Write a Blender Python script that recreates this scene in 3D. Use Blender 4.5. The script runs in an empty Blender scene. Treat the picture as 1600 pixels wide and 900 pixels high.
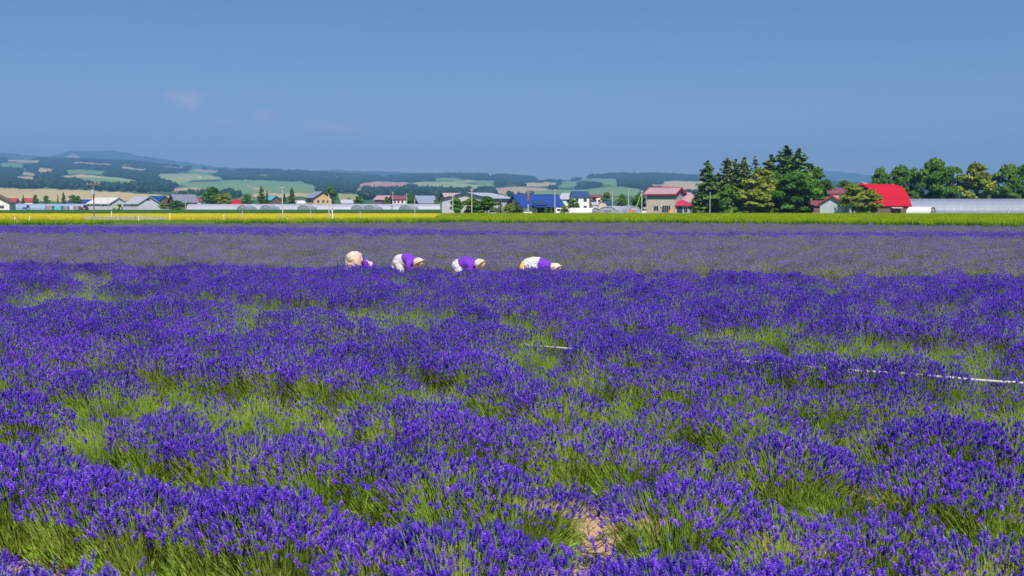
import bpy, math, random
import numpy as np
from mathutils import Vector, Matrix

# ------------------------------------------------------------------ camera, sky, sun, exposure
S = bpy.context.scene
COL = S.collection
R = math.radians
F, CX, CY, HOR, EYE = 1700.0, 800.0, 450.0, 320.0, 2.4      # focal length and horizon in photo pixels
PITCH = math.atan((CY - HOR) / F)
cam = bpy.data.cameras.new('camera'); cam_o = bpy.data.objects.new('camera', cam); COL.objects.link(cam_o)
cam.lens = 36 * F / 1600; cam.sensor_width = 36; cam.clip_start = 0.1; cam.clip_end = 40000
cam_o.location = (0, 0, EYE); cam_o.rotation_euler = (math.pi / 2 - PITCH, 0, 0)
cam.dof.use_dof = True; cam.dof.focus_distance = 16; cam.dof.aperture_fstop = 6.3
S.camera = cam_o

SUN_EL, SUN_AZ = R(49), R(168)
w = bpy.data.worlds.new('World'); S.world = w; w.use_nodes = True
nt = w.node_tree; bg = nt.nodes['Background']
sky = nt.nodes.new('ShaderNodeTexSky'); sky.sky_type = 'NISHITA'; sky.sun_disc = False
sky.sun_elevation = SUN_EL; sky.sun_rotation = SUN_AZ
sky.air_density = 1.0; sky.dust_density = 0.2; sky.ozone_density = 4.0; sky.altitude = 200
SKY_STRENGTH = 0.057
bg.inputs['Strength'].default_value = SKY_STRENGTH

def wn(t, **k):
    n = nt.nodes.new(t)
    for a, b in k.items(): setattr(n, a, b)
    return n
# three faint wisps of cloud low over the left hills (part of the sky itself)
tc = wn('ShaderNodeTexCoord')
def cloud_mask(u, v, ru, rv):
    d = Vector(((u - CX) / F, 1, (HOR - v) / F)).normalized()
    sub = wn('ShaderNodeVectorMath', operation='SUBTRACT'); sub.inputs[1].default_value = d
    nt.links.new(tc.outputs['Generated'], sub.inputs[0])
    mul = wn('ShaderNodeVectorMath', operation='MULTIPLY'); mul.inputs[1].default_value = (F / ru, 30, F / rv)
    nt.links.new(sub.outputs[0], mul.inputs[0])
    nz = wn('ShaderNodeTexNoise'); nz.inputs['Scale'].default_value = 60; nz.inputs['Detail'].default_value = 5
    nt.links.new(tc.outputs['Generated'], nz.inputs['Vector'])
    ln = wn('ShaderNodeVectorMath', operation='LENGTH'); nt.links.new(mul.outputs[0], ln.inputs[0])
    a = wn('ShaderNodeMath', operation='MULTIPLY_ADD'); a.inputs[1].default_value = 1.5
    nt.links.new(nz.outputs[0], a.inputs[0]); nt.links.new(ln.outputs['Value'], a.inputs[2])
    mr = wn('ShaderNodeMapRange'); mr.interpolation_type = 'SMOOTHSTEP'
    mr.inputs['From Min'].default_value = 0.55; mr.inputs['From Max'].default_value = 1.6
    mr.inputs['To Min'].default_value = 1; mr.inputs['To Max'].default_value = 0
    nt.links.new(a.outputs[0], mr.inputs['Value'])
    return mr.outputs[0]
hsv = wn('ShaderNodeHueSaturation'); hsv.inputs['Saturation'].default_value = 1.2; hsv.inputs['Value'].default_value = 1.0
tintn = wn('ShaderNodeMix', data_type='RGBA', blend_type='MULTIPLY'); tintn.inputs[0].default_value = 1; tintn.inputs[7].default_value = (.97, .92, 1.0, 1)
nt.links.new(sky.outputs[0], tintn.inputs[6]); nt.links.new(tintn.outputs[2], hsv.inputs['Color'])
last = hsv.outputs[0]
for (u, v, ru, rv, amt) in ((294, 157, 34, 22, .75), (352, 189, 26, 12, .32), (415, 181, 26, 13, .42), (512, 197, 70, 13, .45), (545, 203, 40, 10, .3)):
    m = cloud_mask(u, v, ru, rv)
    sc_ = wn('ShaderNodeMath', operation='MULTIPLY'); sc_.inputs[1].default_value = amt; nt.links.new(m, sc_.inputs[0])
    mx = wn('ShaderNodeMix', data_type='RGBA'); mx.inputs[7].default_value = (9.5, 6.8, 8.6, 1)
    nt.links.new(sc_.outputs[0], mx.inputs[0]); nt.links.new(last, mx.inputs[6]); last = mx.outputs[2]
nt.links.new(last, bg.inputs['Color'])

sun = bpy.data.lights.new('sun', 'SUN'); sun_o = bpy.data.objects.new('sun', sun); COL.objects.link(sun_o)
sun.energy = 5.0; sun.angle = R(0.53); sun.color = (1, .95, .87)
SUN_DIR = Vector((math.sin(SUN_AZ) * math.cos(SUN_EL), math.cos(SUN_AZ) * math.cos(SUN_EL), math.sin(SUN_EL)))
sun_o.rotation_euler = SUN_DIR.to_track_quat('Z', 'Y').to_euler(); sun_o.location = (0, 0, 60)

S.view_settings.view_transform = 'Standard'; S.view_settings.look = 'None'
S.view_settings.exposure = 0.54; S.view_settings.gamma = 1
S.render.engine = 'CYCLES'
cy = S.cycles
cy.max_bounces = 6; cy.diffuse_bounces = 3; cy.glossy_bounces = 2; cy.transmission_bounces = 3
cy.transparent_max_bounces = 8; cy.volume_bounces = 0
cy.use_denoising = True; cy.denoising_prefilter = 'NONE'
cy.caustics_reflective = False; cy.caustics_refractive = False

# ------------------------------------------------------------------ helpers
RNG = np.random.default_rng(7)
def at(u, v, D):
    """the place that photo pixel (u, v) shows at the distance D ahead of the camera"""
    c, s = math.cos(PITCH), math.sin(PITCH)
    a, b = (u - CX) / F, (CY - v) / F
    d = Vector((a, c + b * s, -s + b * c))
    k = D / d.y
    return Vector((d.x * k, D, EYE + d.z * k))
def X(u, D): return (u - CX) / F * D * 1.003
def proj(x, y, z):
    c, s = math.cos(PITCH), math.sin(PITCH)
    zz = z - EYE
    dep = y * c - zz * s
    return CX + F * x / dep, CY - F * (y * s + zz * c) / dep

def tag(o, label=None, cat=None, group=None, kind=None):
    if label: o['label'] = label
    if cat: o['category'] = cat
    if group: o['group'] = group
    if kind: o['kind'] = kind
    return o
def empty(name, loc, rz=0, **k):
    o = bpy.data.objects.new(name, None); COL.objects.link(o)
    o.location = loc; o.rotation_euler = (0, 0, rz); o.empty_display_size = .3
    return tag(o, **k)
def link(name, me, parent=None, **k):
    o = bpy.data.objects.new(name, me); COL.objects.link(o); o.parent = parent
    return tag(o, **k)

class MB:
    def __init__(s): s.v = []; s.f = []
    def add(s, v, f):
        n = len(s.v); s.v += [tuple(p) for p in v]; s.f += [tuple(i + n for i in q) for q in f]; return s
    def box(s, x0, x1, y0, y1, z0, z1):
        return s.add([(x0, y0, z0), (x1, y0, z0), (x1, y1, z0), (x0, y1, z0), (x0, y0, z1), (x1, y0, z1), (x1, y1, z1), (x0, y1, z1)],
                     [(0, 3, 2, 1), (4, 5, 6, 7), (0, 1, 5, 4), (1, 2, 6, 5), (2, 3, 7, 6), (3, 0, 4, 7)])
    def tube(s, p0, p1, r0, r1=None, n=8, cap=True):
        r1 = r0 if r1 is None else r1
        p0, p1 = Vector(p0), Vector(p1); d = (p1 - p0).normalized()
        a = d.orthogonal().normalized(); b = d.cross(a)
        v = []
        for p, r in ((p0, r0), (p1, r1)):
            v += [p + (a * math.cos(t) + b * math.sin(t)) * r for t in (2 * math.pi * i / n for i in range(n))]
        f = [(i, (i + 1) % n, n + (i + 1) % n, n + i) for i in range(n)]
        if cap: f += [tuple(range(n - 1, -1, -1)), tuple(range(n, 2 * n))]
        return s.add(v, f)
    def path(s, pts, r, n=6):
        for a, b in zip(pts[:-1], pts[1:]): s.tube(a, b, r, r, n)
        return s
    def prism(s, prof, x0, x1):
        """profile of (y, z) points extruded along x"""
        n = len(prof)
        v = [(x0, y, z) for y, z in prof] + [(x1, y, z) for y, z in prof]
        f = [(i, (i + 1) % n, n + (i + 1) % n, n + i) for i in range(n)]
        return s.add(v, f + [tuple(range(n - 1, -1, -1)), tuple(range(n, 2 * n))])
    def sheet(s, prof, x0, x1, t):
        """open profile of (y, z) points as a slab of thickness t, extruded along x"""
        n = len(prof); v = []
        for x in (x0, x1):
            v += [(x, y, z) for y, z in prof] + [(x, y, z - t) for y, z in prof]
        m = 2 * n; f = []
        for i in range(n - 1):
            f += [(i, i + 1, m + i + 1, m + i), (n + i, m + n + i, m + n + i + 1, n + i + 1),
                  (i, n + i, n + i + 1, i + 1), (m + i, m + i + 1, m + n + i + 1, m + n + i)]
        f += [(0, m, m + n, n), (n - 1, 2 * n - 1, m + 2 * n - 1, m + n - 1)]
        return s.add(v, f)
    def mesh(s, name, mat=None, smooth=False):
        me = bpy.data.meshes.new(name); me.from_pydata(s.v, [], s.f)
        if mat: me.materials.append(mat)
        if smooth: me.polygons.foreach_set('use_smooth', [True] * len(me.polygons))
        me.update(); return me
    def build(s, name, mat, parent=None, smooth=False, **k):
        return link(name, s.mesh(name, mat, smooth), parent, **k)

def npmesh(name, V, faces, mats, midx=None, tint=None):
    """fast mesh: V (n,3); faces: list of (m,k) index arrays; midx: material index per list entry; tint per vertex"""
    me = bpy.data.meshes.new(name)
    me.vertices.add(len(V)); me.vertices.foreach_set('co', np.asarray(V, np.float32).ravel())
    loops = np.concatenate([f.ravel() for f in faces]).astype(np.int32)
    tot = np.concatenate([np.full(len(f), f.shape[1]) for f in faces]).astype(np.int32)
    start = np.concatenate([[0], np.cumsum(tot)[:-1]]).astype(np.int32)
    me.loops.add(len(loops)); me.loops.foreach_set('vertex_index', loops)
    me.polygons.add(len(tot)); me.polygons.foreach_set('loop_start', start)
    if midx is not None:
        me.polygons.foreach_set('material_index', np.concatenate([np.full(len(f), i) for f, i in zip(faces, midx)]).astype(np.int32))
    for m in mats: me.materials.append(m)
    if tint is not None:
        a = me.attributes.new('tint', 'FLOAT', 'POINT'); a.data.foreach_set('value', np.asarray(tint, np.float32))
    me.update(calc_edges=True); return me

# ------------------------------------------------------------------ materials
def mat(name, col, rough=.8, col2=None, scale=2.0, detail=4, bump=0, bscale=20, spec=.3, metal=0, wave=None):
    m = bpy.data.materials.new(name); m.use_nodes = True
    t = m.node_tree; b = t.nodes['Principled BSDF']
    b.inputs['Roughness'].default_value = rough; b.inputs['Metallic'].default_value = metal
    b.inputs['Specular IOR Level'].default_value = spec
    b.inputs['Base Color'].default_value = (*col, 1)
    tcn = t.nodes.new('ShaderNodeTexCoord')
    if col2:
        nz = t.nodes.new('ShaderNodeTexNoise'); nz.inputs['Scale'].default_value = scale; nz.inputs['Detail'].default_value = detail
        nz.inputs['Roughness'].default_value = .65
        t.links.new(tcn.outputs['Object'], nz.inputs['Vector'])
        r = t.nodes.new('ShaderNodeValToRGB'); r.color_ramp.elements[0].position = .32; r.color_ramp.elements[1].position = .68
        r.color_ramp.elements[0].color = (*col, 1); r.color_ramp.elements[1].color = (*col2, 1)
        t.links.new(nz.outputs[0], r.inputs[0]); t.links.new(r.outputs[0], b.inputs['Base Color'])
    if bump:
        n2 = t.nodes.new('ShaderNodeTexNoise'); n2.inputs['Scale'].default_value = bscale; n2.inputs['Detail'].default_value = 6
        t.links.new(tcn.outputs['Object'], n2.inputs['Vector'])
        bp = t.nodes.new('ShaderNodeBump'); bp.inputs['Strength'].default_value = bump
        t.links.new(n2.outputs[0], bp.inputs['Height']); t.links.new(bp.outputs[0], b.inputs['Normal'])
    if wave:
        axis, sc = wave
        wv = t.nodes.new('ShaderNodeTexWave'); wv.bands_direction = axis; wv.inputs['Scale'].default_value = sc
        t.links.new(tcn.outputs['Object'], wv.inputs['Vector'])
        bp = t.nodes.new('ShaderNodeBump'); bp.inputs['Strength'].default_value = .5; bp.inputs['Distance'].default_value = .04
        t.links.new(wv.outputs['Fac'], bp.inputs['Height']); t.links.new(bp.outputs[0], b.inputs['Normal'])
    return m

def leaf_mat(name, stops, transl=.3, rnd=.25, gloss=.0):
    """foliage or petal: colour from the per-piece 'tint' attribute plus a little per-plant variation"""
    m = bpy.data.materials.new(name); m.use_nodes = True
    t = m.node_tree; t.nodes.clear()
    out = t.nodes.new('ShaderNodeOutputMaterial')
    at_ = t.nodes.new('ShaderNodeAttribute'); at_.attribute_name = 'tint'
    oi = t.nodes.new('ShaderNodeObjectInfo')
    ma = t.nodes.new('ShaderNodeMath'); ma.operation = 'MULTIPLY_ADD'; ma.inputs[1].default_value = rnd; ma.inputs[2].default_value = -rnd / 2
    t.links.new(oi.outputs['Random'], ma.inputs[0])
    ad = t.nodes.new('ShaderNodeMath'); ad.operation = 'ADD'; ad.use_clamp = True
    t.links.new(at_.outputs['Fac'], ad.inputs[0]); t.links.new(ma.outputs[0], ad.inputs[1])
    r = t.nodes.new('ShaderNodeValToRGB')
    els = r.color_ramp.elements
    while len(els) < len(stops): els.new(.5)
    for e, (p, c) in zip(els, stops): e.position = p; e.color = (*c, 1)
    t.links.new(ad.outputs[0], r.inputs[0])
    d = t.nodes.new('ShaderNodeBsdfDiffuse'); t.links.new(r.outputs[0], d.inputs['Color'])
    tr = t.nodes.new('ShaderNodeBsdfTranslucent'); t.links.new(r.outputs[0], tr.inputs['Color'])
    mx = t.nodes.new('ShaderNodeMixShader'); mx.inputs[0].default_value = transl
    t.links.new(d.outputs[0], mx.inputs[1]); t.links.new(tr.outputs[0], mx.inputs[2])
    last = mx.outputs[0]
    if gloss:
        g = t.nodes.new('ShaderNodeBsdfGlossy'); g.inputs['Roughness'].default_value = .45
        m2 = t.nodes.new('ShaderNodeMixShader'); m2.inputs[0].default_value = gloss
        t.links.new(last, m2.inputs[1]); t.links.new(g.outputs[0], m2.inputs[2]); last = m2.outputs[0]
    t.links.new(last, out.inputs['Surface'])
    return m

M = {}
M['petal'] = leaf_mat('lavender_petal', [(0, (.05, .028, .33)), (.45, (.14, .062, .64)), (.75, (.25, .10, .74)), (1, (.40, .21, .88))], .25, .25)
M['stem'] = leaf_mat('lavender_stem', [(0, (.20, .34, .05)), (.5, (.36, .52, .09)), (1, (.52, .58, .18))], .45, .3)
M['lleaf'] = leaf_mat('lavender_leaf', [(0, (.15, .27, .03)), (.5, (.33, .53, .06)), (.85, (.48, .58, .12)), (1, (.56, .52, .22))], .5, .3)
M['dryleaf'] = leaf_mat('dry_leaf', [(0, (.09, .07, .04)), (.5, (.20, .18, .08)), (1, (.34, .27, .16))], .2, .2)
M['wood'] = leaf_mat('lavender_wood', [(0, (.07, .045, .03)), (1, (.20, .13, .085))], 0, .2)
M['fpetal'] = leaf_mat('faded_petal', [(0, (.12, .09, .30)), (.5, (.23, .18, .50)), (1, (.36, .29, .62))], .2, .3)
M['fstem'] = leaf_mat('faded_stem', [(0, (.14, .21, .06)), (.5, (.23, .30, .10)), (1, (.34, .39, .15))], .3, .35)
M['rice'] = leaf_mat('rice_blade', [(0, (.010, .085, .004)), (.5, (.12, .28, .008)), (1, (.50, .55, .015))], .35, .25)  # darkest stop holds the shade painted low on the blades
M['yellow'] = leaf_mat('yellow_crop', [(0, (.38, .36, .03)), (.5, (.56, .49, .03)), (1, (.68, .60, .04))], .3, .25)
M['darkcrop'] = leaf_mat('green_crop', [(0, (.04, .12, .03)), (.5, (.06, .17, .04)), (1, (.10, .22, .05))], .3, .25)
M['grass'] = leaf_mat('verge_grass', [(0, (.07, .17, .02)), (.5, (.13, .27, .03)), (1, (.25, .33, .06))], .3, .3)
M['broad'] = leaf_mat('broadleaf', [(0, (.05, .12, .02)), (.5, (.11, .23, .035)), (1, (.21, .35, .055))], .45, .2)
M['bright'] = leaf_mat('bright_broadleaf', [(0, (.05, .14, .02)), (.5, (.11, .25, .035)), (1, (.24, .42, .06))], .45, .15)
M['olive'] = leaf_mat('olive_leaf', [(0, (.09, .13, .02)), (.5, (.23, .29, .04)), (1, (.40, .42, .07))], .3, .15)
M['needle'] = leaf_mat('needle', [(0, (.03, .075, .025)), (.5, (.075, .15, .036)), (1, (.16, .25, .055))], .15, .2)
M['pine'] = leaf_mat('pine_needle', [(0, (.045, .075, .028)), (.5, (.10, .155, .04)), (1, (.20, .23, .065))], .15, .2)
M['farleaf'] = leaf_mat('far_wood_leaf', [(0, (.008, .024, .012)), (.5, (.018, .048, .020)), (1, (.04, .085, .028))], .1, .5)
M['bark'] = mat('bark', (.10, .07, .05), .9, (.17, .13, .10), 3)
M['white_paint'] = mat('white_paint', (.74, .74, .74), .6, (.66, .67, .69), 1.2)
M['cream'] = mat('cream_wall', (.66, .60, .50), .8, (.58, .53, .45), .8)
M['pinkwall'] = mat('pale_pink_wall', (.72, .64, .62), .8, (.66, .60, .59), .8)
M['lavgrey'] = mat('pale_grey_metal', (.50, .49, .56), .6, (.44, .43, .50), .5, wave=('X', 1.6))
M['greywall'] = mat('grey_wall', (.44, .49, .53), .8, (.38, .43, .47), .6)
M['siding'] = mat('blue_grey_siding', (.25, .32, .33), .7, (.20, .26, .28), 1.0, wave=('X', 1.5))
M['stone'] = mat('beige_block', (.50, .42, .35), .9, (.34, .30, .27), 5.0, 3)
M['tan'] = mat('tan_wall', (.56, .38, .19), .8, (.50, .34, .18), .6)
M['tan_lower'] = mat('tan_boarding', (.30, .22, .13), .8, (.26, .19, .12), 1.2)
M['peach'] = mat('peach_plaster', (.66, .50, .30), .85, (.58, .46, .31), .7)
M['brownwall'] = mat('brown_wall', (.16, .11, .09), .85, (.11, .08, .07), 2)
M['purplewall'] = mat('plum_wall', (.16, .06, .13), .8)
M['timber'] = mat('weathered_timber', (.085, .072, .07), .9, (.20, .15, .12), 2.5, 6)
M['bluegloss'] = mat('blue_roof', (.015, .05, .25), .5, (.012, .04, .20), .7, spec=.5, wave=('X', 1.3))
M['darkblue'] = mat('navy_roof', (.03, .065, .18), .55, (.025, .05, .14), .8, wave=('X', 1.3))
M['steelblue'] = mat('steel_blue_roof', (.20, .25, .34), .55, (.16, .21, .29), .8, wave=('X', 1.3))
M['slate'] = mat('slate_roof', (.17, .18, .25), .6, (.13, .14, .20), .8, wave=('X', 1.3))
M['teal'] = mat('teal_roof', (.08, .30, .36), .55, wave=('X', 1.3))
M['redroof'] = mat('red_roof', (.42, .006, .022), .7, (.36, .008, .025), .5, spec=.15, wave=('X', .6))
M['crimson'] = mat('crimson_roof', (.40, .03, .065), .55, (.34, .03, .06), .8, wave=('X', 1.3))
M['pinkroof'] = mat('faded_pink_roof', (.36, .24, .27), .6, (.31, .21, .24), .9, wave=('X', 1.3))
M['maroon'] = mat('maroon_roof', (.20, .06, .08), .6, (.16, .05, .07), .8)
M['whiteroof'] = mat('white_roof', (.56, .54, .52), .5, (.50, .49, .48), .4, wave=('X', 1.0))
M['silverroof'] = mat('silver_roof', (.36, .38, .43), .5, (.32, .34, .39), .4, wave=('X', 1.0))
M['darktrim'] = mat('dark_trim', (.05, .05, .06), .6)
M['redtrim'] = mat('red_trim', (.38, .03, .06), .6)
M['glass'] = mat('window_glass', (.025, .03, .045), .12, spec=.6)
M['frame'] = mat('window_frame', (.35, .36, .38), .5)
M['darkdoor'] = mat('dark_door', (.035, .04, .06), .5)
M['reddoor'] = mat('red_door', (.34, .03, .06), .6)
M['concrete'] = mat('concrete_pole', (.46, .45, .44), .85, (.38, .37, .37), 2)
M['darkwoodpole'] = mat('tarred_pole', (.14, .10, .09), .85, (.20, .15, .12), 2)
M['steel'] = mat('galvanised_steel', (.48, .49, .52), .45, metal=.4)
M['rust'] = mat('rusty_transformer', (.20, .09, .07), .7)
M['film'] = mat('greenhouse_film', (.31, .31, .37), .4, (.27, .28, .34), .3, spec=.5)
M['film2'] = mat('aged_film', (.22, .25, .31), .45, (.18, .21, .28), .3, spec=.4)
M['filmwhite'] = mat('white_film', (.62, .61, .61), .5, (.57, .57, .58), .3)
M['filmblue'] = mat('bluish_film', (.24, .31, .43), .4, (.21, .28, .40), .3, spec=.5)
M['filmdark'] = mat('grey_film', (.19, .21, .27), .4, (.16, .18, .24), .3, spec=.5)
M['tyre'] = mat('tyre', (.03, .03, .03), .9)
M['blue_paint'] = mat('blue_paint', (.03, .08, .36), .4)
M['red_paint'] = mat('red_paint', (.42, .04, .07), .4)
M['lime_paint'] = mat('lime_paint', (.38, .46, .06), .4)
M['teal_paint'] = mat('teal_paint', (.12, .40, .46), .5)
M['grey_paint'] = mat('grey_paint', (.20, .18, .22), .7, (.26, .24, .28), 1)
M['orange'] = mat('orange_paint', (.72, .16, .04), .5)
M['fencewood'] = mat('grey_fence_wood', (.30, .27, .26), .9, (.40, .36, .33), 6)
M['hose'] = mat('white_tape', (.56, .54, .50), .7, (.38, .37, .34), 5)
M['skin'] = mat('skin', (.52, .31, .22), .6)
M['shirt'] = mat('purple_shirt', (.16, .035, .46), .9, (.10, .022, .32), 8, bump=.9, bscale=12)
M['navycloth'] = mat('navy_cloth', (.025, .03, .07), .85)
M['beigecloth'] = mat('beige_cloth', (.56, .41, .29), .9, (.44, .32, .22), 8, bump=.9, bscale=9)
M['whitecloth'] = mat('white_cloth', (.54, .52, .51), .9, (.40, .39, .40), 9, bump=.9, bscale=14)
M['creamcloth'] = mat('cream_cloth', (.54, .47, .38), .9, (.40, .35, .28), 11, bump=.9, bscale=14)
M['yellowcloth'] = mat('yellow_cloth', (.62, .36, .05), .85, (.54, .32, .06), 7, bump=.3, bscale=10)

# ------------------------------------------------------------------ ground
def soil_material():
    m = mat('field_soil', (.46, .30, .19), .95, (.34, .215, .135), 3.5, 8, bump=.7, bscale=25)
    return m
def ground_material():
    m = bpy.data.materials.new('plain_ground'); m.use_nodes = True
    t = m.node_tree; b = t.nodes['Principled BSDF']; b.inputs['Roughness'].default_value = .95; b.inputs['Specular IOR Level'].default_value = .1
    tcn = t.nodes.new('ShaderNodeTexCoord'); nz = t.nodes.new('ShaderNodeTexNoise'); nz.inputs['Scale'].default_value = .03; nz.inputs['Detail'].default_value = 8
    r = t.nodes.new('ShaderNodeValToRGB'); e = r.color_ramp.elements
    e[0].position = .35; e[0].color = (.05, .115, .03, 1); e[1].position = .62; e[1].color = (.11, .18, .045, 1)
    x = e.new(.72); x.color = (.22, .19, .08, 1)
    t.links.new(tcn.outputs['Object'], nz.inputs['Vector']); t.links.new(nz.outputs[0], r.inputs[0]); t.links.new(r.outputs[0], b.inputs['Base Color'])
    return m
g = MB(); g.add([(-9000, -60, 0), (9000, -60, 0), (9000, 11500, 0), (-9000, 11500, 0)], [(0, 1, 2, 3)])
g.build('ground', ground_material(), kind='structure')

def lerp_tab(tab, x): return float(np.interp(x, [a for a, _ in tab], [b for _, b in tab]))
EDGE_NEAR = lambda x: 30.35 - .2187 * x                     # far edge of the violet field (y as a function of x)
LAV_FAR = [(-400, 105), (0, 107), (400, 117), (690, 123), (1000, 123), (1600, 101), (2000, 96)]
def strip_poly(u0, u1, near, far, z, n=24):
    us = np.linspace(u0, u1, n); V = []; Fc = []
    for u in us:
        a, b = near(u), far(u); V += [(X(u, a), a, z), (X(u, b), b, z)]
    for i in range(n - 1): Fc.append((2 * i, 2 * i + 2, 2 * i + 3, 2 * i + 1))
    return V, Fc
V, Fc = strip_poly(-500, 2100, lambda u: 1.2, lambda u: lerp_tab(LAV_FAR, u) + 1.0, .006)
MB().add(V, Fc).build('field_soil', soil_material(), kind='structure')

# ------------------------------------------------------------------ scatter tool (geometry nodes, for what nobody could count)
def scatter(name, pts, rotz, scl, vi, coll, tilt=None, **k):
    me = bpy.data.meshes.new(name); n = len(pts)
    me.vertices.add(n); me.vertices.foreach_set('co', np.asarray(pts, np.float32).ravel())
    rot = np.zeros((n, 3), np.float32); rot[:, 2] = rotz
    if tilt is not None: rot[:, 0] = tilt[:, 0]; rot[:, 1] = tilt[:, 1]
    a = me.attributes.new('rot', 'FLOAT_VECTOR', 'POINT'); a.data.foreach_set('vector', rot.ravel())
    sc = np.asarray(scl, np.float32)
    if sc.ndim == 1: sc = np.repeat(sc[:, None], 3, 1)
    a = me.attributes.new('scl', 'FLOAT_VECTOR', 'POINT'); a.data.foreach_set('vector', sc.ravel())
    a = me.attributes.new('vi', 'INT', 'POINT'); a.data.foreach_set('value', np.asarray(vi, np.int32))
    o = link(name, me, **k)
    ng = bpy.data.node_groups.new('scatter_' + name, 'GeometryNodeTree')
    ng.interface.new_socket('Geometry', in_out='INPUT', socket_type='NodeSocketGeometry')
    ng.interface.new_socket('Geometry', in_out='OUTPUT', socket_type='NodeSocketGeometry')
    N = ng.nodes; L = ng.links
    gi = N.new('NodeGroupInput'); go = N.new('NodeGroupOutput')
    mp = N.new('GeometryNodeMeshToPoints'); ip = N.new('GeometryNodeInstanceOnPoints')
    ci = N.new('GeometryNodeCollectionInfo'); ci.inputs['Collection'].default_value = coll
    ci.inputs['Separate Children'].default_value = True; ci.inputs['Reset Children'].default_value = True
    def attr(nm, ty):
        q = N.new('GeometryNodeInputNamedAttribute'); q.data_type = ty; q.inputs['Name'].default_value = nm; return q.outputs['Attribute']
    L.new(gi.outputs[0], mp.inputs['Mesh']); L.new(mp.outputs[0], ip.inputs['Points']); L.new(ci.outputs[0], ip.inputs['Instance'])
    ip.inputs['Pick Instance'].default_value = True
    L.new(attr('vi', 'INT'), ip.inputs['Instance Index'])
    er = N.new('FunctionNodeEulerToRotation'); L.new(attr('rot', 'FLOAT_VECTOR'), er.inputs[0]); L.new(er.outputs[0], ip.inputs['Rotation'])
    L.new(attr('scl', 'FLOAT_VECTOR'), ip.inputs['Scale']); L.new(ip.outputs[0], go.inputs[0])
    md = o.modifiers.new('scatter', 'NODES'); md.node_group = ng
    return o
def coll_of(name, meshes):
    c = bpy.data.collections.new(name)
    for i, me in enumerate(meshes):
        o = bpy.data.objects.new('%s_%02d' % (name, i), me); c.objects.link(o)
    return c

# ------------------------------------------------------------------ lavender
def spike_template(rng, whorls=5, petals=5, L=.046, rad=.0115, lod=False):
    """one flower spike along +z: a slim calyx core and whorls of small petals"""
    V = []; T = []; tint = []
    rc = rad * .55
    V += [(0, 0, -.002), (rc, 0, L * .45), (0, rc, L * .45), (-rc, 0, L * .45), (0, -rc, L * .45), (0, 0, L * 1.02)]; tint += [-.35] * 6
    T += [(0, 2, 1), (0, 3, 2), (0, 4, 3), (0, 1, 4), (5, 1, 2), (5, 2, 3), (5, 3, 4), (5, 4, 1)]
    for w_ in range(whorls):
        f = w_ / max(1, whorls - 1); z = L * (.02 + .9 * f)
        rr = rad * (.85 + .35 * math.sin(math.pi * min(1, f * 1.15 + .1))) * (1 - .35 * f) * rng.uniform(.85, 1.15)
        if w_ == 1: z += L * .03
        ph = rng.uniform(0, 6.28)
        for p in range(petals):
            a = ph + p * 2 * math.pi / petals + rng.uniform(-.25, .25)
            d = np.array([math.cos(a), math.sin(a), 0]); s = np.array([-d[1], d[0], 0]); up = np.array([0, 0, 1])
            hw = rad * rng.uniform(.38, .55); hl = L * rng.uniform(.10, .15)
            c = d * rr * .75 + up * z
            n = len(V)
            V += [tuple(c - d * rr * .35), tuple(c + s * hw + up * hl * .5), tuple(c + d * rr * .55 + up * hl * rng.uniform(.6, 1.3)), tuple(c - s * hw + up * hl * .5)]
            T += [(n, n + 1, n + 2), (n, n + 2, n + 3)]
            tint += [rng.uniform(-.15, .2)] * 4
    return np.array(V), np.array(T), np.array(tint)
srng = np.random.default_rng(3)
SPIKES = [spike_template(srng, 5, 5), spike_template(srng, 4, 5, .040, .0125), spike_template(srng, 6, 5, .055, .011), spike_template(srng, 4, 4, .034, .0115)]
SPIKES_LOD = [spike_template(srng, 3, 3, .05, .014), spike_template(srng, 2, 3, .045, .014), spike_template(srng, 3, 3, .06, .013)]

def frames(T):
    """two unit vectors across each direction"""
    ref = np.where(np.abs(T[:, 2:3]) < .95, [[0, 0, 1.]], [[1., 0, 0]])
    A = np.cross(ref, T); A /= np.linalg.norm(A, axis=1, keepdims=True) + 1e-9
    return A, np.cross(T, A)

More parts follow.
